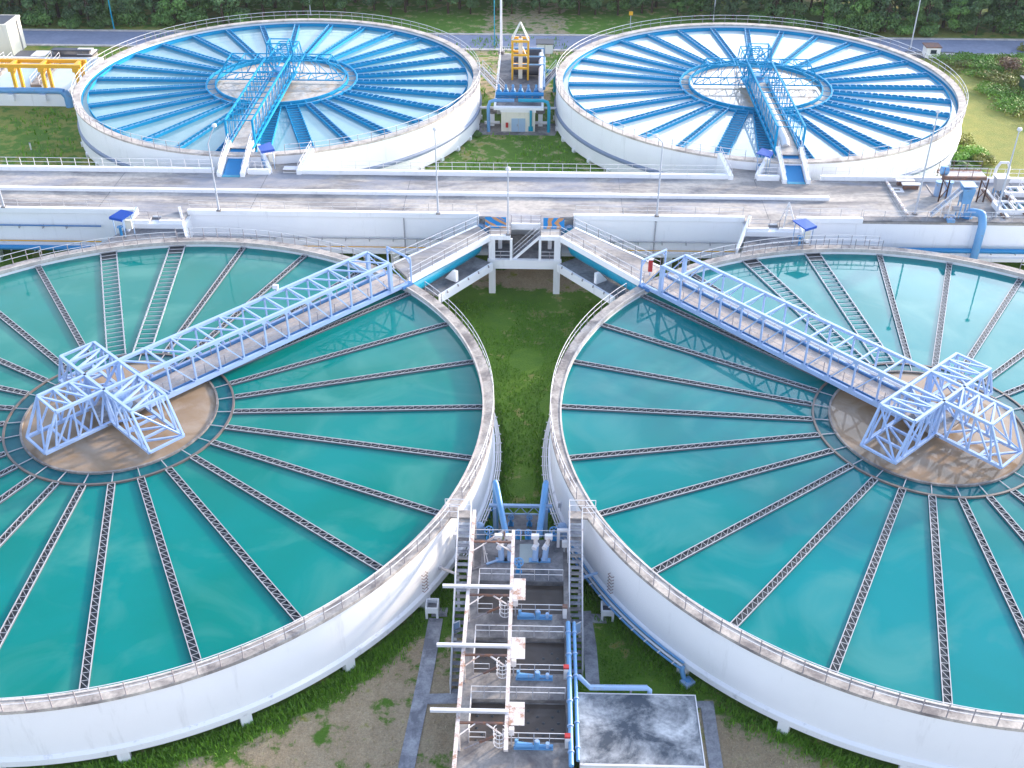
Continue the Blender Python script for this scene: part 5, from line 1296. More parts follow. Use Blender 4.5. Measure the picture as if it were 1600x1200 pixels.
for k, (bx_, ex_) in enumerate(((52, 84), (-30, 10))):
    p, q = at(bx_, 138, zb), at(ex_, 98, zb); nn = Vector((.6, 0, 0)); MB().slab([p-nn*1.3, p+nn*1.3, q+nn*1.3, q-nn*1.3], .5).build('gangway', 'conc', t); railing(t, [[p-nn, q-nn], [p+nn, q+nn]], 1.0, sp=2.5, rmat='rail_w', pmat='rail_w', name='gangway_railing')
w_ = MB().box(-130, xw1-.35, yw+1.6, ybk, zb-1.2, zb-.4).build('water', 'wD'); struct(w_)
cr = thing('gantry_crane', at(60, 150, zb), 'yellow gantry crane on legs over the filter basin at the far left', 'gantry')
zc = zb+4.0; ya = at(60, 107, zc).y; yb2 = at(60, 99, zc).y; xe = at(122, 107, zc).x
def cx_(px): return at(px, 107, zc).x
MB().box(-110, xe, ya-.22, ya+.22, zc-.42, zc+.05).build('long_beam', 'yellow', cr); MB().box(-110, xe, yb2-.2, yb2+.2, zc-.42, zc+.05).build('long_beam', 'yellow', cr)
for px in (12, 59, 113, -34):
    x = cx_(px); MB().box(x-.25, x+.25, ya+.22, yb2-.2, zc-.4, zc+.02).build('cross_beam', 'yellow', cr)
    for y in (ya, yb2): MB().box(x-.2, x+.2, y-.2, y+.2, zb-.3, zc-.42).build('leg', 'yellow', cr); MB().box(x-.42, x+.42, y-.3, y+.3, zc-.95, zc-.42).build('bracket', 'yellow', cr)
    MB().beam((x, ya, zc-1.8), (x, yb2, zc-.5), .14).build('brace', 'yellow', cr)
p, q = at(-60, 143.5, zb+.5), at(101, 143.5, zb+.5)
t = thing('inlet_pipe', q, 'thick light blue pipe along the front wall of the far left basin, bending down', 'pipe')
P = [Vector((-120, p.y-.9, zb+.45)), Vector((q.x-1.0, q.y-.9, zb+.45)), Vector((q.x-.1, q.y-1, zb+.35)), Vector((q.x+.35, q.y-1.1, zb-.3)), Vector((q.x+.35, q.y-1.1, G1-.4))]
MB().tube(P[:3], .42, 14).build('pipe_run', 'pipe_blue', t, smooth=True); MB().tube(P[2:], .56, 14).build('down_pipe', 'pipe_blue', t, smooth=True)
for k in range(9):
    x = q.x-3-k*4.4; MB().box(x-.4, x+.4, p.y-1.4, p.y-.3, zb-.9, zb+.05).build('saddle', 'white2', t)
for (x0, y0, x1, y1, lb, h_) in ((16, 95, 60, 85, 'nearer', 1.6), (70, 92, 150, 82, 'wider', 1.9), (75, 84, 140, 80, 'farther', 2.6)):
    p, q = at(x0, y0, G1+h_), at(x1, y1, G1+h_); t = thing('low_shed', Vector((p.x, p.y, G1)), 'low shed with a dark sheet roof behind the yellow gantry, the %s one' % lb, 'shed', 'dark roofed sheds at the far left')
    MB().box(p.x+.2, q.x-.2, p.y+.2, q.y-.2, G1-.2, G1+h_-.15).build('wall', 'conc', t); MB().box(p.x, q.x, p.y, q.y, G1+h_-.15, G1+h_).build('roof', 'tarp', t); v = (p.x+q.x)/2; MB().box(v+1, v+3.2, p.y+.3, q.y-.3, G1+h_, G1+h_+.1).build('roof_light', 'rail_w', t)

# ------------------------------------------------------------------ dosing equipment at the right end of the deck
k0, k1 = at(1380, 277, ZP), at(1416, 333, ZP)
t = thing('dashed_kerb', k0, 'low white and pink kerb across the right end of the deck', 'kerb')
n = 14; pk = None
for k in range(n):
    p = k0.lerp(k1, (k+.1)/n); q = k0.lerp(k1, (k+.9)/n); MB().beam(p+Vector((0, 0, .12)), q+Vector((0, 0, .12)), .25, .24).build('block', 'rail_w' if k % 2 == 0 else 'rusty', t)
tb = at(1417, 288, ZP)
t = thing('bench_slabs', tb, 'two pale slabs on blocks beside the rear parapet, right of the dashed kerb', 'bench')
for dy, dx in ((.65, -.3), (-.35, .1)): MB().box(tb.x-1.0+dx, tb.x+1.0+dx, tb.y+dy-.3, tb.y+dy+.3, ZP+.5, ZP+.62).build('slab', 'rail_w', t); MB().box(tb.x-.8+dx, tb.x+.8+dx, tb.y+dy-.2, tb.y+dy+.2, ZP, ZP+.5).build('block', 'rust', t)
hb2 = at(1399, 293, ZP); t = thing('floor_hatch', hb2, 'small white square hatch with a dark opening by the dashed kerb', 'hatch')
MB().box(hb2.x-.65, hb2.x+.65, hb2.y-.55, hb2.y+.55, ZP, ZP+.1).build('frame', 'rail_w', t); MB().box(hb2.x-.35, hb2.x+.3, hb2.y-.25, hb2.y+.25, ZP+.1, ZP+.115).build('opening', 'dark', t)
# brown steel stage
l0, l1, l2, l3 = at(1463, 309, ZP), at(1468, 313, ZP), at(1523, 310, ZP), at(1530, 315, ZP)
zs = ZP+2.9
yy0 = l0.y-.3; yy1 = at(1500, 266, zs).y
t = thing('steel_stage', l0, 'rust brown steel stage with a railed top at the right end of the deck', 'stage')
xs_ = (l0.x, l3.x)
for x in (l0.x, l0.x+.7, l2.x, l2.x+.7): MB().ibeam((x, yy0+.2, ZP), (x, yy0+.2, zs-.3), .22, .22).build('leg', 'rust', t)
for x in (l0.x, l2.x): MB().beam((x, yy0+.2, ZP+.3), (x+.7, yy0+.2, ZP+1.5), .08).build('lacing', 'rust', t); MB().beam((x+.7, yy0+.2, ZP+1.5), (x, yy0+.2, zs-.4), .08).build('lacing', 'rust', t)
MB().box(l0.x-.2, l3.x+.2, yy0, yy0+.3, zs-.35, zs).build('edge_beam', 'rust', t); MB().box(l0.x-.2, l3.x+.2, yy0+1.7, yy0+2.0, zs-.35, zs).build('edge_beam', 'rust', t)
MB().box(l0.x-.2, l3.x+.2, yy0+.3, yy0+1.7, zs-.12, zs-.04).build('floor', 'rusty', t)
railing(t, [[(l0.x-.1, yy0+.1, zs), (l3.x+.1, yy0+.1, zs)], [(l0.x-.1, yy0+1.9, zs), (l3.x+.1, yy0+1.9, zs)]], 1.0, sp=1.3, rmat='rail_g', pmat='rust')
MB().tube([(l0.x-.2, yy0+.8, zs+.4), (l0.x+.5, yy0+.8, zs+.4)], .45, 14).build('winch_drum', 'pipe_blue', t, smooth=True)
for px, dx in ((1461, 0), (1477, .2)):
    p = at(px, 300, ZP); tt = thing('blue_tank', p, 'small pale blue cylinder tank beside the steel stage legs, %s one' % ('left' if px < 1470 else 'right'), 'tank', 'small tanks by the steel stage')
    MB().tube([p, p+Vector((0, 0, 1.5))], .36, 14).build('body', 'pipe_pale', tt, smooth=True); MB().tube([p+Vector((0, 0, 1.5)), p+Vector((0, 0, 1.62))], .42, 14).build('lid', 'pipe_blue', tt, smooth=True)
# blue conveyor head with its chute
c0 = at(1499, 334, ZP); hz0 = hgt(c0, 310); hz1 = hgt(c0, 290)
t = thing('conveyor_head', c0, 'light blue sheet metal conveyor box with a sloping railed chute', 'conveyor')
b = MB(); w = .62; z0, z1 = ZP+hz0-.2, ZP+hz1
vs = [(c0.x-w*.7, c0.y-.5, z0), (c0.x+w*.7, c0.y-.5, z0), (c0.x+w*.7, c0.y+.5, z0), (c0.x-w*.7, c0.y+.5, z0), (c0.x-w, c0.y-.6, z1), (c0.x+w, c0.y-.6, z1), (c0.x+w, c0.y+.7, z1+.25), (c0.x-w, c0.y+.7, z1+.25)]
b.add(vs, [(3,2,1,0),(4,5,6,7),(0,1,5,4),(1,2,6,5),(2,3,7,6),(3,0,4,7)]); b.build('hopper', 'pipe_blue', t)
MB().box(c0.x-w-.08, c0.x+w+.08, c0.y-.68, c0.y+.78, z1+.25, z1+.34).build('lid', 'pipe_pale', t)
e0 = at(1452, 331, ZP+.2)
for s in (-.35, .35): MB().beam((c0.x-w, c0.y+s, z1-.15), (e0.x, e0.y+s, ZP+.25), .09, .16).build('chute_side', 'rail_w', t)
MB().beam((c0.x-w, c0.y, z1-.3), (e0.x, e0.y, ZP+.12), .6, .06).build('belt', 'rail_g', t)
for k in range(7):
    v = Vector((c0.x-w, c0.y, z1-.3)).lerp(Vector((e0.x, e0.y, ZP+.12)), (k+.5)/7); MB().beam(v+Vector((0, -.35, .08)), v+Vector((0, .35, .08)), .08, .06).build('roller', 'pipe_pale', t); 
    if k in (2, 4): MB().beam(v+Vector((0, -.3, 0)), (v.x, v.y-.3, ZP), .08).build('leg', 'rail_w', t)
for sx in (-.4, .4):
    for sy in (-.45, .45): MB().beam((c0.x+sx, c0.y+sy, z0), (c0.x+sx*1.1, c0.y+sy, ZP), .11).build('leg', 'pipe_blue', t)
MB().tube([(c0.x-1.0, c0.y+.2, ZP+.9), (c0.x-.2, c0.y+.2, ZP+.9)], .28, 12).build('motor', 'rail_g', t, smooth=True)
MB().tube([(c0.x-1.7, c0.y+.3, ZP+.3), (c0.x-1.7, c0.y+.3, ZP+1.2)], .35, 12).build('gear_case', 'rusty', t, smooth=True)
# yoke pieces and the fat gooseneck pipe over the deck edge
g1_ = at(1511, 332, ZP+.4); g2 = at(1523, 326, ZP+.6); g3 = at(1522, 368, ZP-1.4); 
yo = YF-1.0
P = [Vector((g1_.x, g1_.y+.4, ZP+.1)), Vector((g1_.x+.2, g1_.y+.2, ZP+.75)), Vector((g1_.x+.9, g1_.y-.6, ZP+.95)), Vector((g1_.x+1.0, YF-.35, ZP+.8)), Vector((g1_.x+1.0, YF-.85, ZP+.1)), Vector((g1_.x+.95, YF-1.0, ZP-1.0)), Vector((g1_.x+.9, YF-1.0, G0-.3))]
sp = []
for i in range(len(P)-1):
    for f in (0, .25, .5, .75): 
        a_, b_, c_, d_ = P[max(i-1, 0)], P[i], P[i+1], P[min(i+2, len(P)-1)]
        sp.append(0.5*((2*b_)+(c_-a_)*f+(2*a_-5*b_+4*c_-d_)*f*f+(-a_+3*b_-3*c_+d_)*f**3))
sp.append(P[-1])
t = thing('gooseneck_pipe', Vector((P[0].x, P[0].y, ZP)), 'fat light blue gooseneck pipe bending over the deck edge at the right', 'pipe')
MB().tube(sp, .42, 16).build('pipe_run', 'pipe_blue', t, smooth=True); MB().tube([sp[0]+Vector((0, 0, -.1)), sp[0]+Vector((0, 0, .06))], .6, 16).build('flange', 'ramp_blue', t, smooth=True)
pth('yoke_pipe', 'small pale blue crooked pipe on the deck edge below the conveyor', [([at(1473, 336, ZP+.1), at(1476, 331, ZP+.3), at(1488, 331, ZP+.3), at(1491, 336, ZP+.1)], .1), ([at(1476, 331, ZP+.3), at(1469, 327, ZP+.2)], .08), ([at(1500, 327, ZP+.5), at(1503, 333, ZP+.2)], .1)], 'pipe_pale')
p = at(1483, 340, ZP+.1); t = thing('anchor_block', p, 'small blue block on the deck edge below the conveyor', 'block'); MB().box(p.x-.4, p.x+.4, p.y-.25, p.y+.25, ZP, ZP+.32).build('block', 'pipe_blue', t, bevel=.03); MB().tube([p+Vector((0, 0, .2)), p+Vector((0, 0, .42))], .12, 10).build('bolt', 'pipe_pale', t)
# white portal pipe and grey tank
a, c = at(1549, 273, ZP+.1), at(1570, 273, ZP+.1); hp_ = hgt(a, 251)
pth('portal_pipe', 'white square-shouldered portal pipe behind the grey steel tank at the right', [([a, a+Vector((.1, 0, hp_*.7)), a+Vector((.4, 0, hp_)), c+Vector((-.3, 0, hp_)), c+Vector((0, 0, hp_*.7)), c], .16)], 'rail_w')
p = at(1556, 298, ZP); hp1, hp2 = hgt(p, 287), hgt(p, 273)
t = thing('dosing_tank', p, 'grey steel box tank with tapered bottom on a frame at the far right', 'tank')
vs = [(p.x-.45, p.y-.4, ZP+hp1-.4), (p.x+.45, p.y-.4, ZP+hp1-.4), (p.x+.45, p.y+.4, ZP+hp1-.4), (p.x-.45, p.y+.4, ZP+hp1-.4), (p.x-.7, p.y-.6, ZP+hp2), (p.x+.7, p.y-.6, ZP+hp2), (p.x+.7, p.y+.6, ZP+hp2), (p.x-.7, p.y+.6, ZP+hp2)]
MB().add(vs, [(3,2,1,0),(4,5,6,7),(0,1,5,4),(1,2,6,5),(2,3,7,6),(3,0,4,7)]).build('body', 'galv', t); MB().box(p.x-.76, p.x+.76, p.y-.66, p.y+.66, ZP+hp2, ZP+hp2+.07).build('lid', 'rail_w', t)
for sx in (-.4, .4):
    for sy in (-.35, .35): MB().box(p.x+sx-.05, p.x+sx+.05, p.y+sy-.05, p.y+sy+.05, ZP, ZP+hp1-.4).build('leg', 'pipe_blue', t)
MB().tube([p+Vector((1.0, -.2, .4)), p+Vector((1.5, -.2, .4))], .22, 12).build('pump', 'post', t, smooth=True)
# mixing channels
for k, (px, py, lb) in enumerate(((1566, 322, 'nearer left'), (1590, 322, 'nearer right'), (1576, 297, 'farther left'), (1604, 297, 'farther right'))):
    c = at(px, py, ZP); t = thing('mixing_channel', c, 'small concrete mixing channel with teal water at the far right, the %s one' % lb, 'channel', 'mixing channels at the far right')
    b = MB(); w, l = .95, 2.3 if k < 2 else 1.6; zt_ = ZP+.55
    b.box(c.x-w, c.x-w+.2, c.y-l/2, c.y+l/2, ZP, zt_); b.box(c.x+w-.2, c.x+w, c.y-l/2, c.y+l/2, ZP, zt_); b.box(c.x-w+.2, c.x+w-.2, c.y-l/2, c.y-l/2+.2, ZP, zt_); b.box(c.x-w+.2, c.x+w-.2, c.y+l/2-.2, c.y+l/2, ZP, zt_); b.build('wall', 'white2', t)
    MB().box(c.x-w+.2, c.x+w-.2, c.y-l/2+.2, c.y+l/2-.2, ZP, ZP+.3).build('water', 'ringw' if k != 0 else 'dark', t); MB().box(c.x-.05, c.x+.05, c.y-l/2+.2, c.y+l/2-.2, ZP+.3, zt_-.05).build('baffle', 'pipe_pale', t)
    railing(t, [[(c.x-w+.1, c.y-l/2, zt_), (c.x-w+.1, c.y+l/2, zt_)]], .9, sp=1.1, rmat='rail_w', pmat='rail_w', rt=.05)
for (a, c, lb) in (((1537, 289, ), (1573, 333), 'left'), ((1560, 283), (1605, 328), 'right')):
    p, q = at(*a, ZP+.3), at(*c, ZP+.3); t = thing('cable_tray', p, 'long pale cable tray on low feet by the mixing channels, the %s one' % lb, 'tray', 'cable trays at the far right')
    MB().beam(p, q, .28, .12).build('tray', 'rail_w', t); MB().beam(p+Vector((-.35, 0, -.1)), q+Vector((-.35, 0, -.1)), .14, .14).build('pipe_run', 'rust', t)
    for k in range(4): v = p.lerp(q, (k+.5)/4); MB().box(v.x-.1, v.x+.1, v.y-.1, v.y+.1, ZP, ZP+.25).build('foot', 'conc', t)
pth('crane_prop', 'thin grey prop leaning on the deck between the hatch and the steel stage', [([at(1444, 284, ZP+.9), at(1456, 302, ZP)], .08)], 'post')

# ------------------------------------------------------------------ far side: guard kiosk, road sign, poles, dark hedge box
g = at(1452, 86, G1); t = thing('guard_kiosk', g, 'white guard kiosk with a brown roof beside the road at the upper right', 'kiosk')
MB().box(g.x-1.0, g.x+1.1, g.y, g.y+2.0, G1-.2, G1+1.6).build('wall', 'white2', t); MB().box(g.x-1.2, g.x+1.2, g.y-.15, g.y+2.2, G1+1.6, G1+1.75).build('roof', 'rust', t); MB().box(g.x-.4, g.x+.5, g.y-.03, g.y, G1+.7, G1+1.3).build('window', 'glass', t)
p, q = at(1418, 86, G1), at(1486, 76, G1); struct(MB().box(p.x, q.x, p.y, q.y, G1-.3, G1+.05).build('path', 'tarp'))  # dark pavement sheet by the kiosk, with shadow put into its colour
g = at(980, 43, G1); t = thing('road_sign', g, 'small yellow diamond road sign on a thin pole beyond the road', 'road sign')
hs = hgt(g, 20); MB().tube([g, g+Vector((0, 0, hs))], .06, 8).build('pole', 'lamp', t); MB().beam(g+Vector((-.32, -.08, hs)), g+Vector((.32, -.08, hs)), .06, .64).build('plate', 'yellow', t)
d_ = t.children[1]; 
g = at(1602, 138, G1+.2); t = thing('dark_bin', g, 'dark green box standing in the bright bushes at the right edge', 'box'); MB().box(g.x-.8, g.x+2.5, g.y, g.y+1.8, G1-.2, G1+1.9).build('body', m_metal('dark_green', (.03, .075, .05)), t); MB().box(g.x-.9, g.x+2.6, g.y-.1, g.y+1.9, G1+1.9, G1+2.0).build('lid', 'tarp', t)
def tall(px, py, lean, h_, label, mat='lamp', r=.11):
    g = at(px, py, G1); t = thing('tall_pole', g, label, 'pole', 'tall poles along the road')
    b = MB(); b.tube([g, g+Vector((0, 0, h_*.5)), g+Vector((0, 0, h_))], [r, r*.85, r*.6], 8); b.build('pole', mat, t, smooth=True); MB().box(g.x-.2, g.x+.2, g.y-.2, g.y+.2, G1-.2, G1+.15).build('footing', 'conc', t)
    MB().tube([g+Vector((0, 0, h_-.05)), g+Vector((0, 0, h_+.12)), g+Vector((0, -1.6, h_+.3))], .05, 6).build('arm', mat, t)
tall(174, 51, 0, 11, 'teal pole beside the road at the upper left', 'pipe_teal')
tall(481, 27, 0, 11, 'grey pole standing behind the upper left tank')
tall(768.5, 73, 0, 12, 'thin teal pole beside the road, left of the white mast', 'pipe_teal', .08)
tall(1110, 30, 0, 11, 'grey pole behind the upper right tank, before the trees')
tall(1418, 72, 0, 12, 'grey pole near the guard kiosk at the upper right')
g = at(779, 84, ZT); t = thing('white_mast', g, 'stout white mast at the back of the pump house roof', 'mast'); MB().tube([g, g+Vector((0, 0, 13))], [.2, .13], 10).build('pole', 'rail_w', t, smooth=True); MB().box(g.x-.4, g.x+.4, g.y-.4, g.y+.4, ZT, ZT+.4).build('footing', 'conc', t)
g = gat(46, 240); t = thing('marker_post', g, 'short white marker post on the grass left of the upper left tank', 'post'); MB().tube([g, g+Vector((0, 0, .9))], .1, 8).build('post', 'rail_w', t); MB().tube([g+Vector((0, 0, .9)), g+Vector((0, 0, .96))], .13, 8).build('cap', 'conc', t)
# ------------------------------------------------------------------ vegetation
rnd = random.Random(11)
def leaf_cloud(blobs, n, size, seed, flat=0.4):
    """many small leaf-sized faces spread through a set of clumps (x, y, z, rx, rz)"""
    r = random.Random(seed); vs = []; fs = []
    tot = sum(b[3]**2*b[4] for b in blobs)
    for (bx, by, bz, rx, rz) in blobs:
        k = max(6, int(n*rx*rx*rz/tot))
        for _ in range(k):
            while True:
                p = Vector((r.uniform(-1, 1), r.uniform(-1, 1), r.uniform(-1, 1))); l = p.length
                if 0.1 < l < 1: break
            p *= (l**-0.55)*0.97 if r.random() < .8 else 1
            c = Vector((bx+p.x*rx, by+p.y*rx, bz+p.z*rz)); nrm = (p.normalized()+Vector((r.uniform(-1, 1), r.uniform(-1, 1), r.uniform(-.4, 1.2)))*.9).normalized()
            a = nrm.cross(Vector((r.uniform(-1, 1), r.uniform(-1, 1), r.uniform(-1, 1)))).normalized(); d = nrm.cross(a)
            s = size*r.uniform(.55, 1.35); o = len(vs)
            vs += [c-a*s-d*s*.45, c+a*s*.2-d*s*.6, c+a*s+d*s*.1, c+a*s*.1+d*s*.65]; fs.append((o, o+1, o+2, o+3))
    return vs, fs
def mesh_of(name, vs, fs, mat):
    me = bpy.data.meshes.new(name); me.from_pydata([tuple(v) for v in vs], [], fs); me.materials.append(M[mat]); return me
def tree_proto(seed, h, w, mat, leaf, n, low=0.2):
    r = random.Random(seed); blobs = []
    for k in range(15):
        f = r.random(); z = h*(low+(0.92-low)*f); rad = w*(0.35+0.65*math.sin(math.pi*min(1, f*.75+.2)))*r.uniform(.3, .85); a = r.uniform(0, 6.283)
        s = w*r.uniform(.28, .5); blobs.append((rad*math.cos(a), rad*math.sin(a), z, s, s*.75))
    blobs.append((0, 0, h*.88, w*.4, h*.1))
    vs, fs = leaf_cloud(blobs, n, leaf, seed)
    crown = mesh_of('crown', vs, fs, mat)
    b = MB(); b.tube([(0, 0, -.4), (.05, 0, h*.3), (.1, .05, h*.6), (0, .1, h*.85)], [w*.09, w*.07, w*.045, w*.02], 8)
    for k in range(6):
        bl = blobs[k]; z0 = h*r.uniform(.25, .5); b.tube([(0.05, 0, z0), (bl[0]*.6, bl[1]*.6, (z0+bl[2])/2+.3), (bl[0], bl[1], bl[2])], [w*.04, w*.025, w*.01], 5)
    trunk = mesh_of('trunk', b.v, b.f, 'bark')
    return crown, trunk
P_T = [tree_proto(100+i, 1.0*hh_, ww, mt, .24, 2300) for i, (hh_, ww, mt) in enumerate(((9, 2.7, 'leafA'), (10.5, 3.0, 'leafA'), (8, 2.9, 'leafB'), (11, 2.6, 'leafA'), (7, 2.5, 'leafB'), (9.5, 3.2, 'leafA')))]
def put_tree(x, y, z, i, s, label, grp, name='tree', cat='tree'):
    t = thing(name, (x, y, z), label, cat, grp, local=True, rz=rnd.uniform(0, 6.28)); t.scale = (s, s, s*rnd.uniform(.85, 1.15))
    for me, nm in zip(P_T[i], ('crown', 'trunk')):
        o = bpy.data.objects.new(nm, me); C.objects.link(o); o.parent = t
def base_py(px):
    pts = [(-200, 46), (20, 44), (120, 46), (380, 40), (440, 27), (560, 22), (700, 26), (760, 24), (1040, 22), (1080, 28), (1280, 42), (1330, 44), (1430, 50), (1800, 46)]
    for (a, pa), (c, pc) in zip(pts, pts[1:]):
        if a <= px <= c: return pa+(pc-pa)*(px-a)/(c-a)
    return 40
cnt = 0
for row in range(6):
    px = -140.0+row*11
    while px < 1740 and cnt < 286:
        p0 = at(px, base_py(px)-2, G1)
        y = p0.y+row*4.6+rnd.uniform(-1.2, 1.2); x = p0.x*(y/p0.y)+rnd.uniform(-.9, .9)
        s = rnd.uniform(.75, 1.2)*(1.0 if row else .8)
        lb = 'leafy tree in the front rank of the forest beyond the road' if row == 0 else 'leafy tree deeper in the forest beyond the road'
        put_tree(x, y, G1, rnd.choice((0, 1, 2, 3, 5) if row else (0, 2, 4, 5, 0)), s, lb, 'front rank trees of the forest' if row == 0 else 'trees deeper in the forest')
        cnt += 1; px += rnd.uniform(30, 44) if row else rnd.uniform(26, 40)
struct(MB().box(-190, 190, at(800, 8, G1).y+8, 320, G1-.3, G1+.02).build('forest_floor', m_concrete('forest_soil', (.05, .045, .025), (.02, .02, .012), .4)))

def bush(px, py, w, h, mat, seed, label, grp=None, n=900, leaf=.16, cat='bush', z=None):
    g = gat(px, py) if z is None else at(px, py, z); r = random.Random(seed); blobs = []
    for k in range(9):
        a = r.uniform(0, 6.28); d = w*.6*math.sqrt(r.random()); s = w*r.uniform(.28, .5); blobs.append((d*math.cos(a), d*math.sin(a), h*r.uniform(.25, .7), s, h*.33))
    vs, fs = leaf_cloud(blobs, n, leaf, seed)
    t = thing('bush', g, label, cat, grp, local=True)
    o = bpy.data.objects.new('foliage', mesh_of('foliage', vs, fs, mat)); C.objects.link(o); o.parent = t
    b = MB()
    for k in range(5): bl = blobs[k]; b.tube([(bl[0]*.2, bl[1]*.2, -.1), (bl[0]*.6, bl[1]*.6, bl[2]*.6), (bl[0], bl[1], bl[2])], [.05, .035, .015], 5)
    b.v = [tuple(v) for v in b.v]; o = bpy.data.objects.new('stem', mesh_of('stem', b.v, b.f, 'bark')); C.objects.link(o); o.parent = t
# rounded bushes in front of the forest, over the road
for i, (px, py, w, h) in enumerate(((1340, 48, 3.4, 3.8), (1372, 46, 3.2, 3.4), (1440, 50, 2.4, 2.2), (1500, 44, 3.0, 3.4), (1560, 47, 3.6, 4.2), (1300, 42, 2.6, 2.4), (1240, 38, 2.8, 2.0), (1408, 48, 2.6, 2.0), (60, 46, 3.4, 3.2), (200, 44, 3.2, 2.8), (300, 42, 3.0, 2.6), (110, 46, 2.6, 2.0), (250, 43, 2.8, 2.0), (1185, 33, 2.6, 2.0), (1600, 47, 3.2, 3.0), (370, 38, 2.8, 2.2), (15, 46, 3.0, 2.2), (155, 46, 2.6, 1.8))):
    bush(px, py, w, h, 'leafB', 300+i, 'rounded green bush standing before the dark forest edge', 'bushes before the forest edge', 1300, .2, z=G1)
# bright scrub at the right of the upper right tank
for i, (px, py, w, h, mt, lb) in enumerate(((1505, 95, 3.6, 1.0, 'leafG', 'low bright green scrub nearest the guard kiosk'), (1540, 100, 3.8, 1.1, 'leafG', 'low bright green scrub right of the guard kiosk'), (1575, 105, 2.2, 2.6, 'leafR', 'reddish brown dry little tree by the road at the right edge'),
        (1548, 120, 3.2, 1.2, 'leafY', 'yellow leaved scrub in front of the reddish little tree'), (1573, 128, 3.0, 1.2, 'leafY', 'yellow leaved scrub left of the dark green box'), (1560, 145, 3.8, 1.1, 'leafG', 'green scrub left below the dark green box'),
        (1585, 165, 3.8, 1.1, 'leafG', 'green scrub at the right edge, lowest of the bright strip'), (1595, 112, 3.4, 1.0, 'leafY', 'yellow green scrub above the dark green box'), (1525, 110, 3.0, .9, 'leafG', 'small green scrub along the track edge'),
        (1503, 225, 2.2, 1.7, 'leafY', 'yellowish bush by the right foot of the upper right tank'), (1518, 240, 2.2, 1.6, 'leafG', 'green bush behind the steel stage railing'), (1490, 246, 1.7, 1.4, 'leafG', 'green bush against the upper right tank wall'), (1535, 250, 1.7, 1.0, 'leafY', 'yellow bush right of the steel stage'), (1505, 260, 1.2, 1.0, 'leafB', 'low green bush just behind the rear parapet at the right'),
        (708, 232, .9, 1.0, 'leafB', 'small green bush at the foot of the upper left tank'), (675, 250, .7, .6, 'leafB', 'tiny green bush below the upper left tank wall'), (742, 212, .8, .6, 'leafB', 'tiny green bush between the upper left tank and the pump house'), (1605, 75, 2.6, 1.2, 'leafY', 'yellow scrub by the road at the far right'))):
    bush(px, py, w, h, mt, 400+i, lb, None, 1100, .13)
for i, (px, py) in enumerate(((1515, 84), (1485, 90), (1560, 92), (1600, 96), (1575, 155), (1605, 180), (1545, 135), (1620, 150), (1590, 140), (1622, 120), (1530, 90), (1490, 100), (1580, 86))):
    bush(px, py, rnd.uniform(2.8, 4.0), rnd.uniform(.7, 1.1), ('leafG', 'leafG', 'leafY')[i % 3], 500+i, 'low scrub in the bright strip at the upper right edge', 'low scrub at the upper right edge', 1100, .13)
# wispy weeds on a basin wall and yucca-like tufts
def blades(name, spots, h, mat, seed, wd=.03, stuff=True):
    r = random.Random(seed); vs = []; fs = []
    for (x, y, z, s) in spots:
        a = r.uniform(0, 6.28); l = h*s*r.uniform(.6, 1.3); dx, dy = math.cos(a)*l*.5, math.sin(a)*l*.5; w = wd*s*r.uniform(.7, 1.3); nx, ny = -math.sin(a)*w, math.cos(a)*w; o = len(vs)
        vs += [(x-nx, y-ny, z-.03), (x+nx, y+ny, z-.03), (x+dx*.5+nx*.6, y+dy*.5+ny*.6, z+l*.65), (x+dx*.5-nx*.6, y+dy*.5-ny*.6, z+l*.65), (x+dx, y+dy, z+l)]
        fs += [(o, o+1, o+2, o+3), (o+3, o+2, o+4)]
    me = mesh_of(name, vs, fs, mat); ob = bpy.data.objects.new(name, me); C.objects.link(ob)
    if stuff: ob['kind'] = 'stuff'; ob['category'] = 'grass'
    return ob
def segd(x, y, p, q, w):
    d = q-p; t = max(0, min(1, ((x-p.x)*d.x+(y-p.y)*d.y)/(d.x*d.x+d.y*d.y))); return math.hypot(x-p.x-d.x*t, y-p.y-d.y*t) < w
PATHS = [(at(684, 968, G0), at(668, 1060, G0), .75), (at(668, 1060, G0), at(640, 1200, G0), .75), (at(670, 1094, G0), at(722, 1092, G0), .6), (at(1108, 1094, G0), at(1124, 1200, G0), .65), (at(916, 955, G0), at(925, 1010, G0), .65), (at(925, 1010, G0), at(930, 1070, G0), .65)]
r = random.Random(5); sp1 = []; sp2 = []; sp3 = []
for _ in range(52000):                                       # lush fringe round the feet of the near tanks
    Cc = C1 if r.random() < .5 else C2; a = r.uniform(170, 400) if Cc is C2 else r.uniform(-110, 30)
    a = R_(a); rad = RO-.3+abs(r.gauss(0, .7)); x, y = Cc.x+rad*math.cos(a), Cc.y+rad*math.sin(a)
    if y > 100 or y < 36: continue
    if any(segd(x, y, *q) for q in PATHS): continue
    px, py = proj(x, y, G0)
    if -30 < px < 1630 and py < 1230: sp1.append((x, y, G0, r.uniform(.7, 1.4)))
o = blades('grass', sp1, .27, 'blade', 21, .035); o['label'] = 'lush green grass fringe growing along the feet of the near tanks'
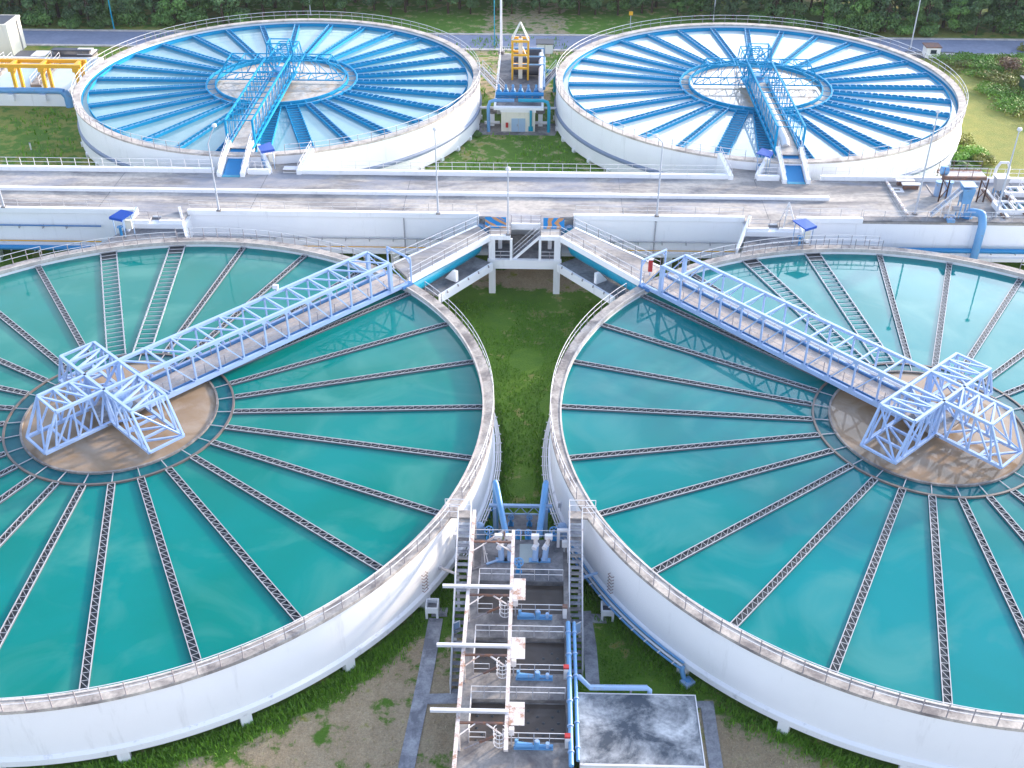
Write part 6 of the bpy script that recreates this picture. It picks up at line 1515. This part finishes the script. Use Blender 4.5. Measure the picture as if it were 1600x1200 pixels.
for _ in range(60000):                                       # the shaded lawn between the near tanks, and the lawns by the station
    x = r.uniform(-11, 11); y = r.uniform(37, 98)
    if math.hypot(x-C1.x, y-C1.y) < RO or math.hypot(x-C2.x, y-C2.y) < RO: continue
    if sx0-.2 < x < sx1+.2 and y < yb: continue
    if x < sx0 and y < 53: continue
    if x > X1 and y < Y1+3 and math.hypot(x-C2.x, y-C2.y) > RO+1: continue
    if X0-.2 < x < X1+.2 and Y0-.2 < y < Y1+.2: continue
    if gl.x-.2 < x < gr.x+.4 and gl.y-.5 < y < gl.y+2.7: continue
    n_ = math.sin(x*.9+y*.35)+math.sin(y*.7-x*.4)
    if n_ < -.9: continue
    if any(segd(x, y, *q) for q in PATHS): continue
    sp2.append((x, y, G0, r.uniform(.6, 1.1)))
o = blades('grass', sp2, .22, 'blade_shade', 22, .045); o['label'] = 'shade-darkened green lawn grass between the two near tanks'
sp4 = []
for _ in range(15000):                                       # short dry straw of the mown strip
    x = r.uniform(-26, 26); y = r.uniform(36, 56)
    dl, dr = math.hypot(x-C1.x, y-C1.y), math.hypot(x-C2.x, y-C2.y)
    if (x < 0 and (dl < RO+1.0 or x > -5.2)) or (x >= 0 and (dr < RO+.9 or x < X1+1.6)): continue
    if any(segd(x, y, *q) for q in PATHS): continue
    if math.sin(x*.8+y*.5)+math.sin(y*1.1-x*.45)+r.uniform(-.5, .5) < -.3: continue
    sp4.append((x, y, G0, r.uniform(.6, 1.2)))
o = blades('straw', sp4, .15, 'straw', 24, .03); o['label'] = 'short dry straw on the mown ground in front of the near tanks'
for _ in range(26000):                                       # rough grass between and around the far tanks
    x = r.uniform(-75, 75); y = r.uniform(112, 178)
    if math.hypot(x-C3.x, y-C3.y) < RO3+.8 or math.hypot(x-C4.x, y-C4.y) < RO3+.8: continue
    if y < YR+.5 or x > 48: continue
    if sA-1 < x < sB+1 and yf-1.5 < y < yk: continue
    if x < xw1+1 and y > yw-1.5: continue
    n_ = math.sin(x*.6+y*.25)+math.sin(y*.5-x*.3)+r.uniform(-.6, .6)
    if n_ < -.2: continue
    sp3.append((x, y, ground_z(x, y), r.uniform(.8, 1.6)))
o = blades('grass', sp3, .36, 'blade', 23, .07); o['label'] = 'rough tufted grass around the far tanks'
# ------------------------------------------------------------------ light, sky, camera
SUN_AZ, SUN_EL = 40.0, 14.0           # azimuth from +X towards +Y
sc = bpy.context.scene
w = bpy.data.worlds.new('World'); sc.world = w; w.use_nodes = True
nt = w.node_tree; bg = nt.nodes['Background']
sk = nt.nodes.new('ShaderNodeTexSky'); sk.sky_type = 'NISHITA'; sk.sun_disc = False
sk.sun_elevation = R_(SUN_EL); sk.sun_rotation = R_(90-SUN_AZ); sk.air_density = 1.0; sk.dust_density = 1.5; sk.ozone_density = 3.0
sunv = Vector((math.cos(R_(SUN_AZ))*math.cos(R_(SUN_EL)), math.sin(R_(SUN_AZ))*math.cos(R_(SUN_EL)), math.sin(R_(SUN_EL))))
def vm(op, *ins):
    n = nt.nodes.new('ShaderNodeVectorMath'); n.operation = op
    for i, v in enumerate(ins):
        if isinstance(v, (tuple, Vector)): n.inputs[i].default_value = tuple(v)
        elif isinstance(v, (int, float)): n.inputs['Scale'].default_value = v
        else: nt.links.new(v, n.inputs[i])
    return n
def mm(op, a, b_=0.0):
    n = nt.nodes.new('ShaderNodeMath'); n.operation = op
    for i, v in enumerate((a, b_)):
        if isinstance(v, (int, float)): n.inputs[i].default_value = v
        else: nt.links.new(v, n.inputs[i])
    return n.outputs[0]
tc = nt.nodes.new('ShaderNodeTexCoord').outputs['Generated']
mp = nt.nodes.new('ShaderNodeMapping'); mp.inputs['Scale'].default_value = (1.0, 1.0, 2.0); nt.links.new(tc, mp.inputs[0])
cn = noise(nt, mp.outputs[0], 2.6, 7, 0.6, 0.5)
sz = nt.nodes.new('ShaderNodeSeparateXYZ'); nt.links.new(tc, sz.inputs[0])
lowf = ramp(nt, sz.outputs[2], [(0.44, 1.0), (0.66, 0.12)])  # bright low cloud band, added all round to lift shaded walls and reflections
mask = mm('MULTIPLY', ramp(nt, cn, [(0.40, 0.25), (0.58, 1.0)]), lowf)
dt = mm('MAXIMUM', vm('DOT_PRODUCT', tc, sunv).outputs['Value'], 0.0)
glow = mm('POWER', dt, 3.5)
lum = mm('MULTIPLY_ADD', glow, 3.2)
nt.nodes[-1].inputs[2].default_value = 0.52
cl = vm('SCALE', (0.88, 0.94, 1.06)); nt.links.new(lum, cl.inputs['Scale'])
sky = vm('SCALE', sk.outputs[0], 0.13)
nt.links.new(mix(nt, mask, sky.outputs[0], cl.outputs[0]), bg.inputs[0]); bg.inputs[1].default_value = 1.0
L = bpy.data.lights.new('sun', 'SUN'); L.energy = 2.2; L.angle = R_(3.5); L.color = (1.0, 0.82, 0.60)
lo = bpy.data.objects.new('sun', L); C.objects.link(lo)
d = Vector((math.cos(R_(SUN_AZ))*math.cos(R_(SUN_EL)), math.sin(R_(SUN_AZ))*math.cos(R_(SUN_EL)), math.sin(R_(SUN_EL))))
lo.rotation_euler = d.to_track_quat('Z', 'Y').to_euler(); lo.location = (60, 60, 60)
cam = bpy.data.cameras.new('camera'); co = bpy.data.objects.new('camera', cam); C.objects.link(co)
cam.sensor_width = 36; cam.lens = F/1600*36; cam.clip_end = 3000; cam.shift_x = -(CX-800)/1600
co.matrix_world = Matrix.Translation((0, 0, H)) @ Matrix.Rotation(YAW, 4, 'Z') @ Matrix.Rotation(math.pi/2-TH, 4, 'X') @ Matrix.Rotation(-ROLL, 4, 'Z')
sc.camera = co
sc.view_settings.view_transform = 'Standard'; sc.view_settings.look = 'None'; sc.view_settings.gamma = 1.0
sc.view_settings.exposure = 1.9

hz = MB().box(-400, 400, -60, 420, -9.0, 62.0).build('haze', 'white'); hz['kind'] = 'stuff'
hm = bpy.data.materials.new('haze_air'); hm.use_nodes = True; hn = hm.node_tree; hn.nodes.clear()
ho = hn.nodes.new('ShaderNodeOutputMaterial'); hv = hn.nodes.new('ShaderNodeVolumePrincipled')
hv.inputs['Color'].default_value = (0.82, 0.90, 1.0, 1); hv.inputs['Density'].default_value = 0.00007; hv.inputs['Anisotropy'].default_value = 0.0
hn.links.new(hv.outputs[0], ho.inputs['Volume']); hz.data.materials.clear(); hz.data.materials.append(hm)
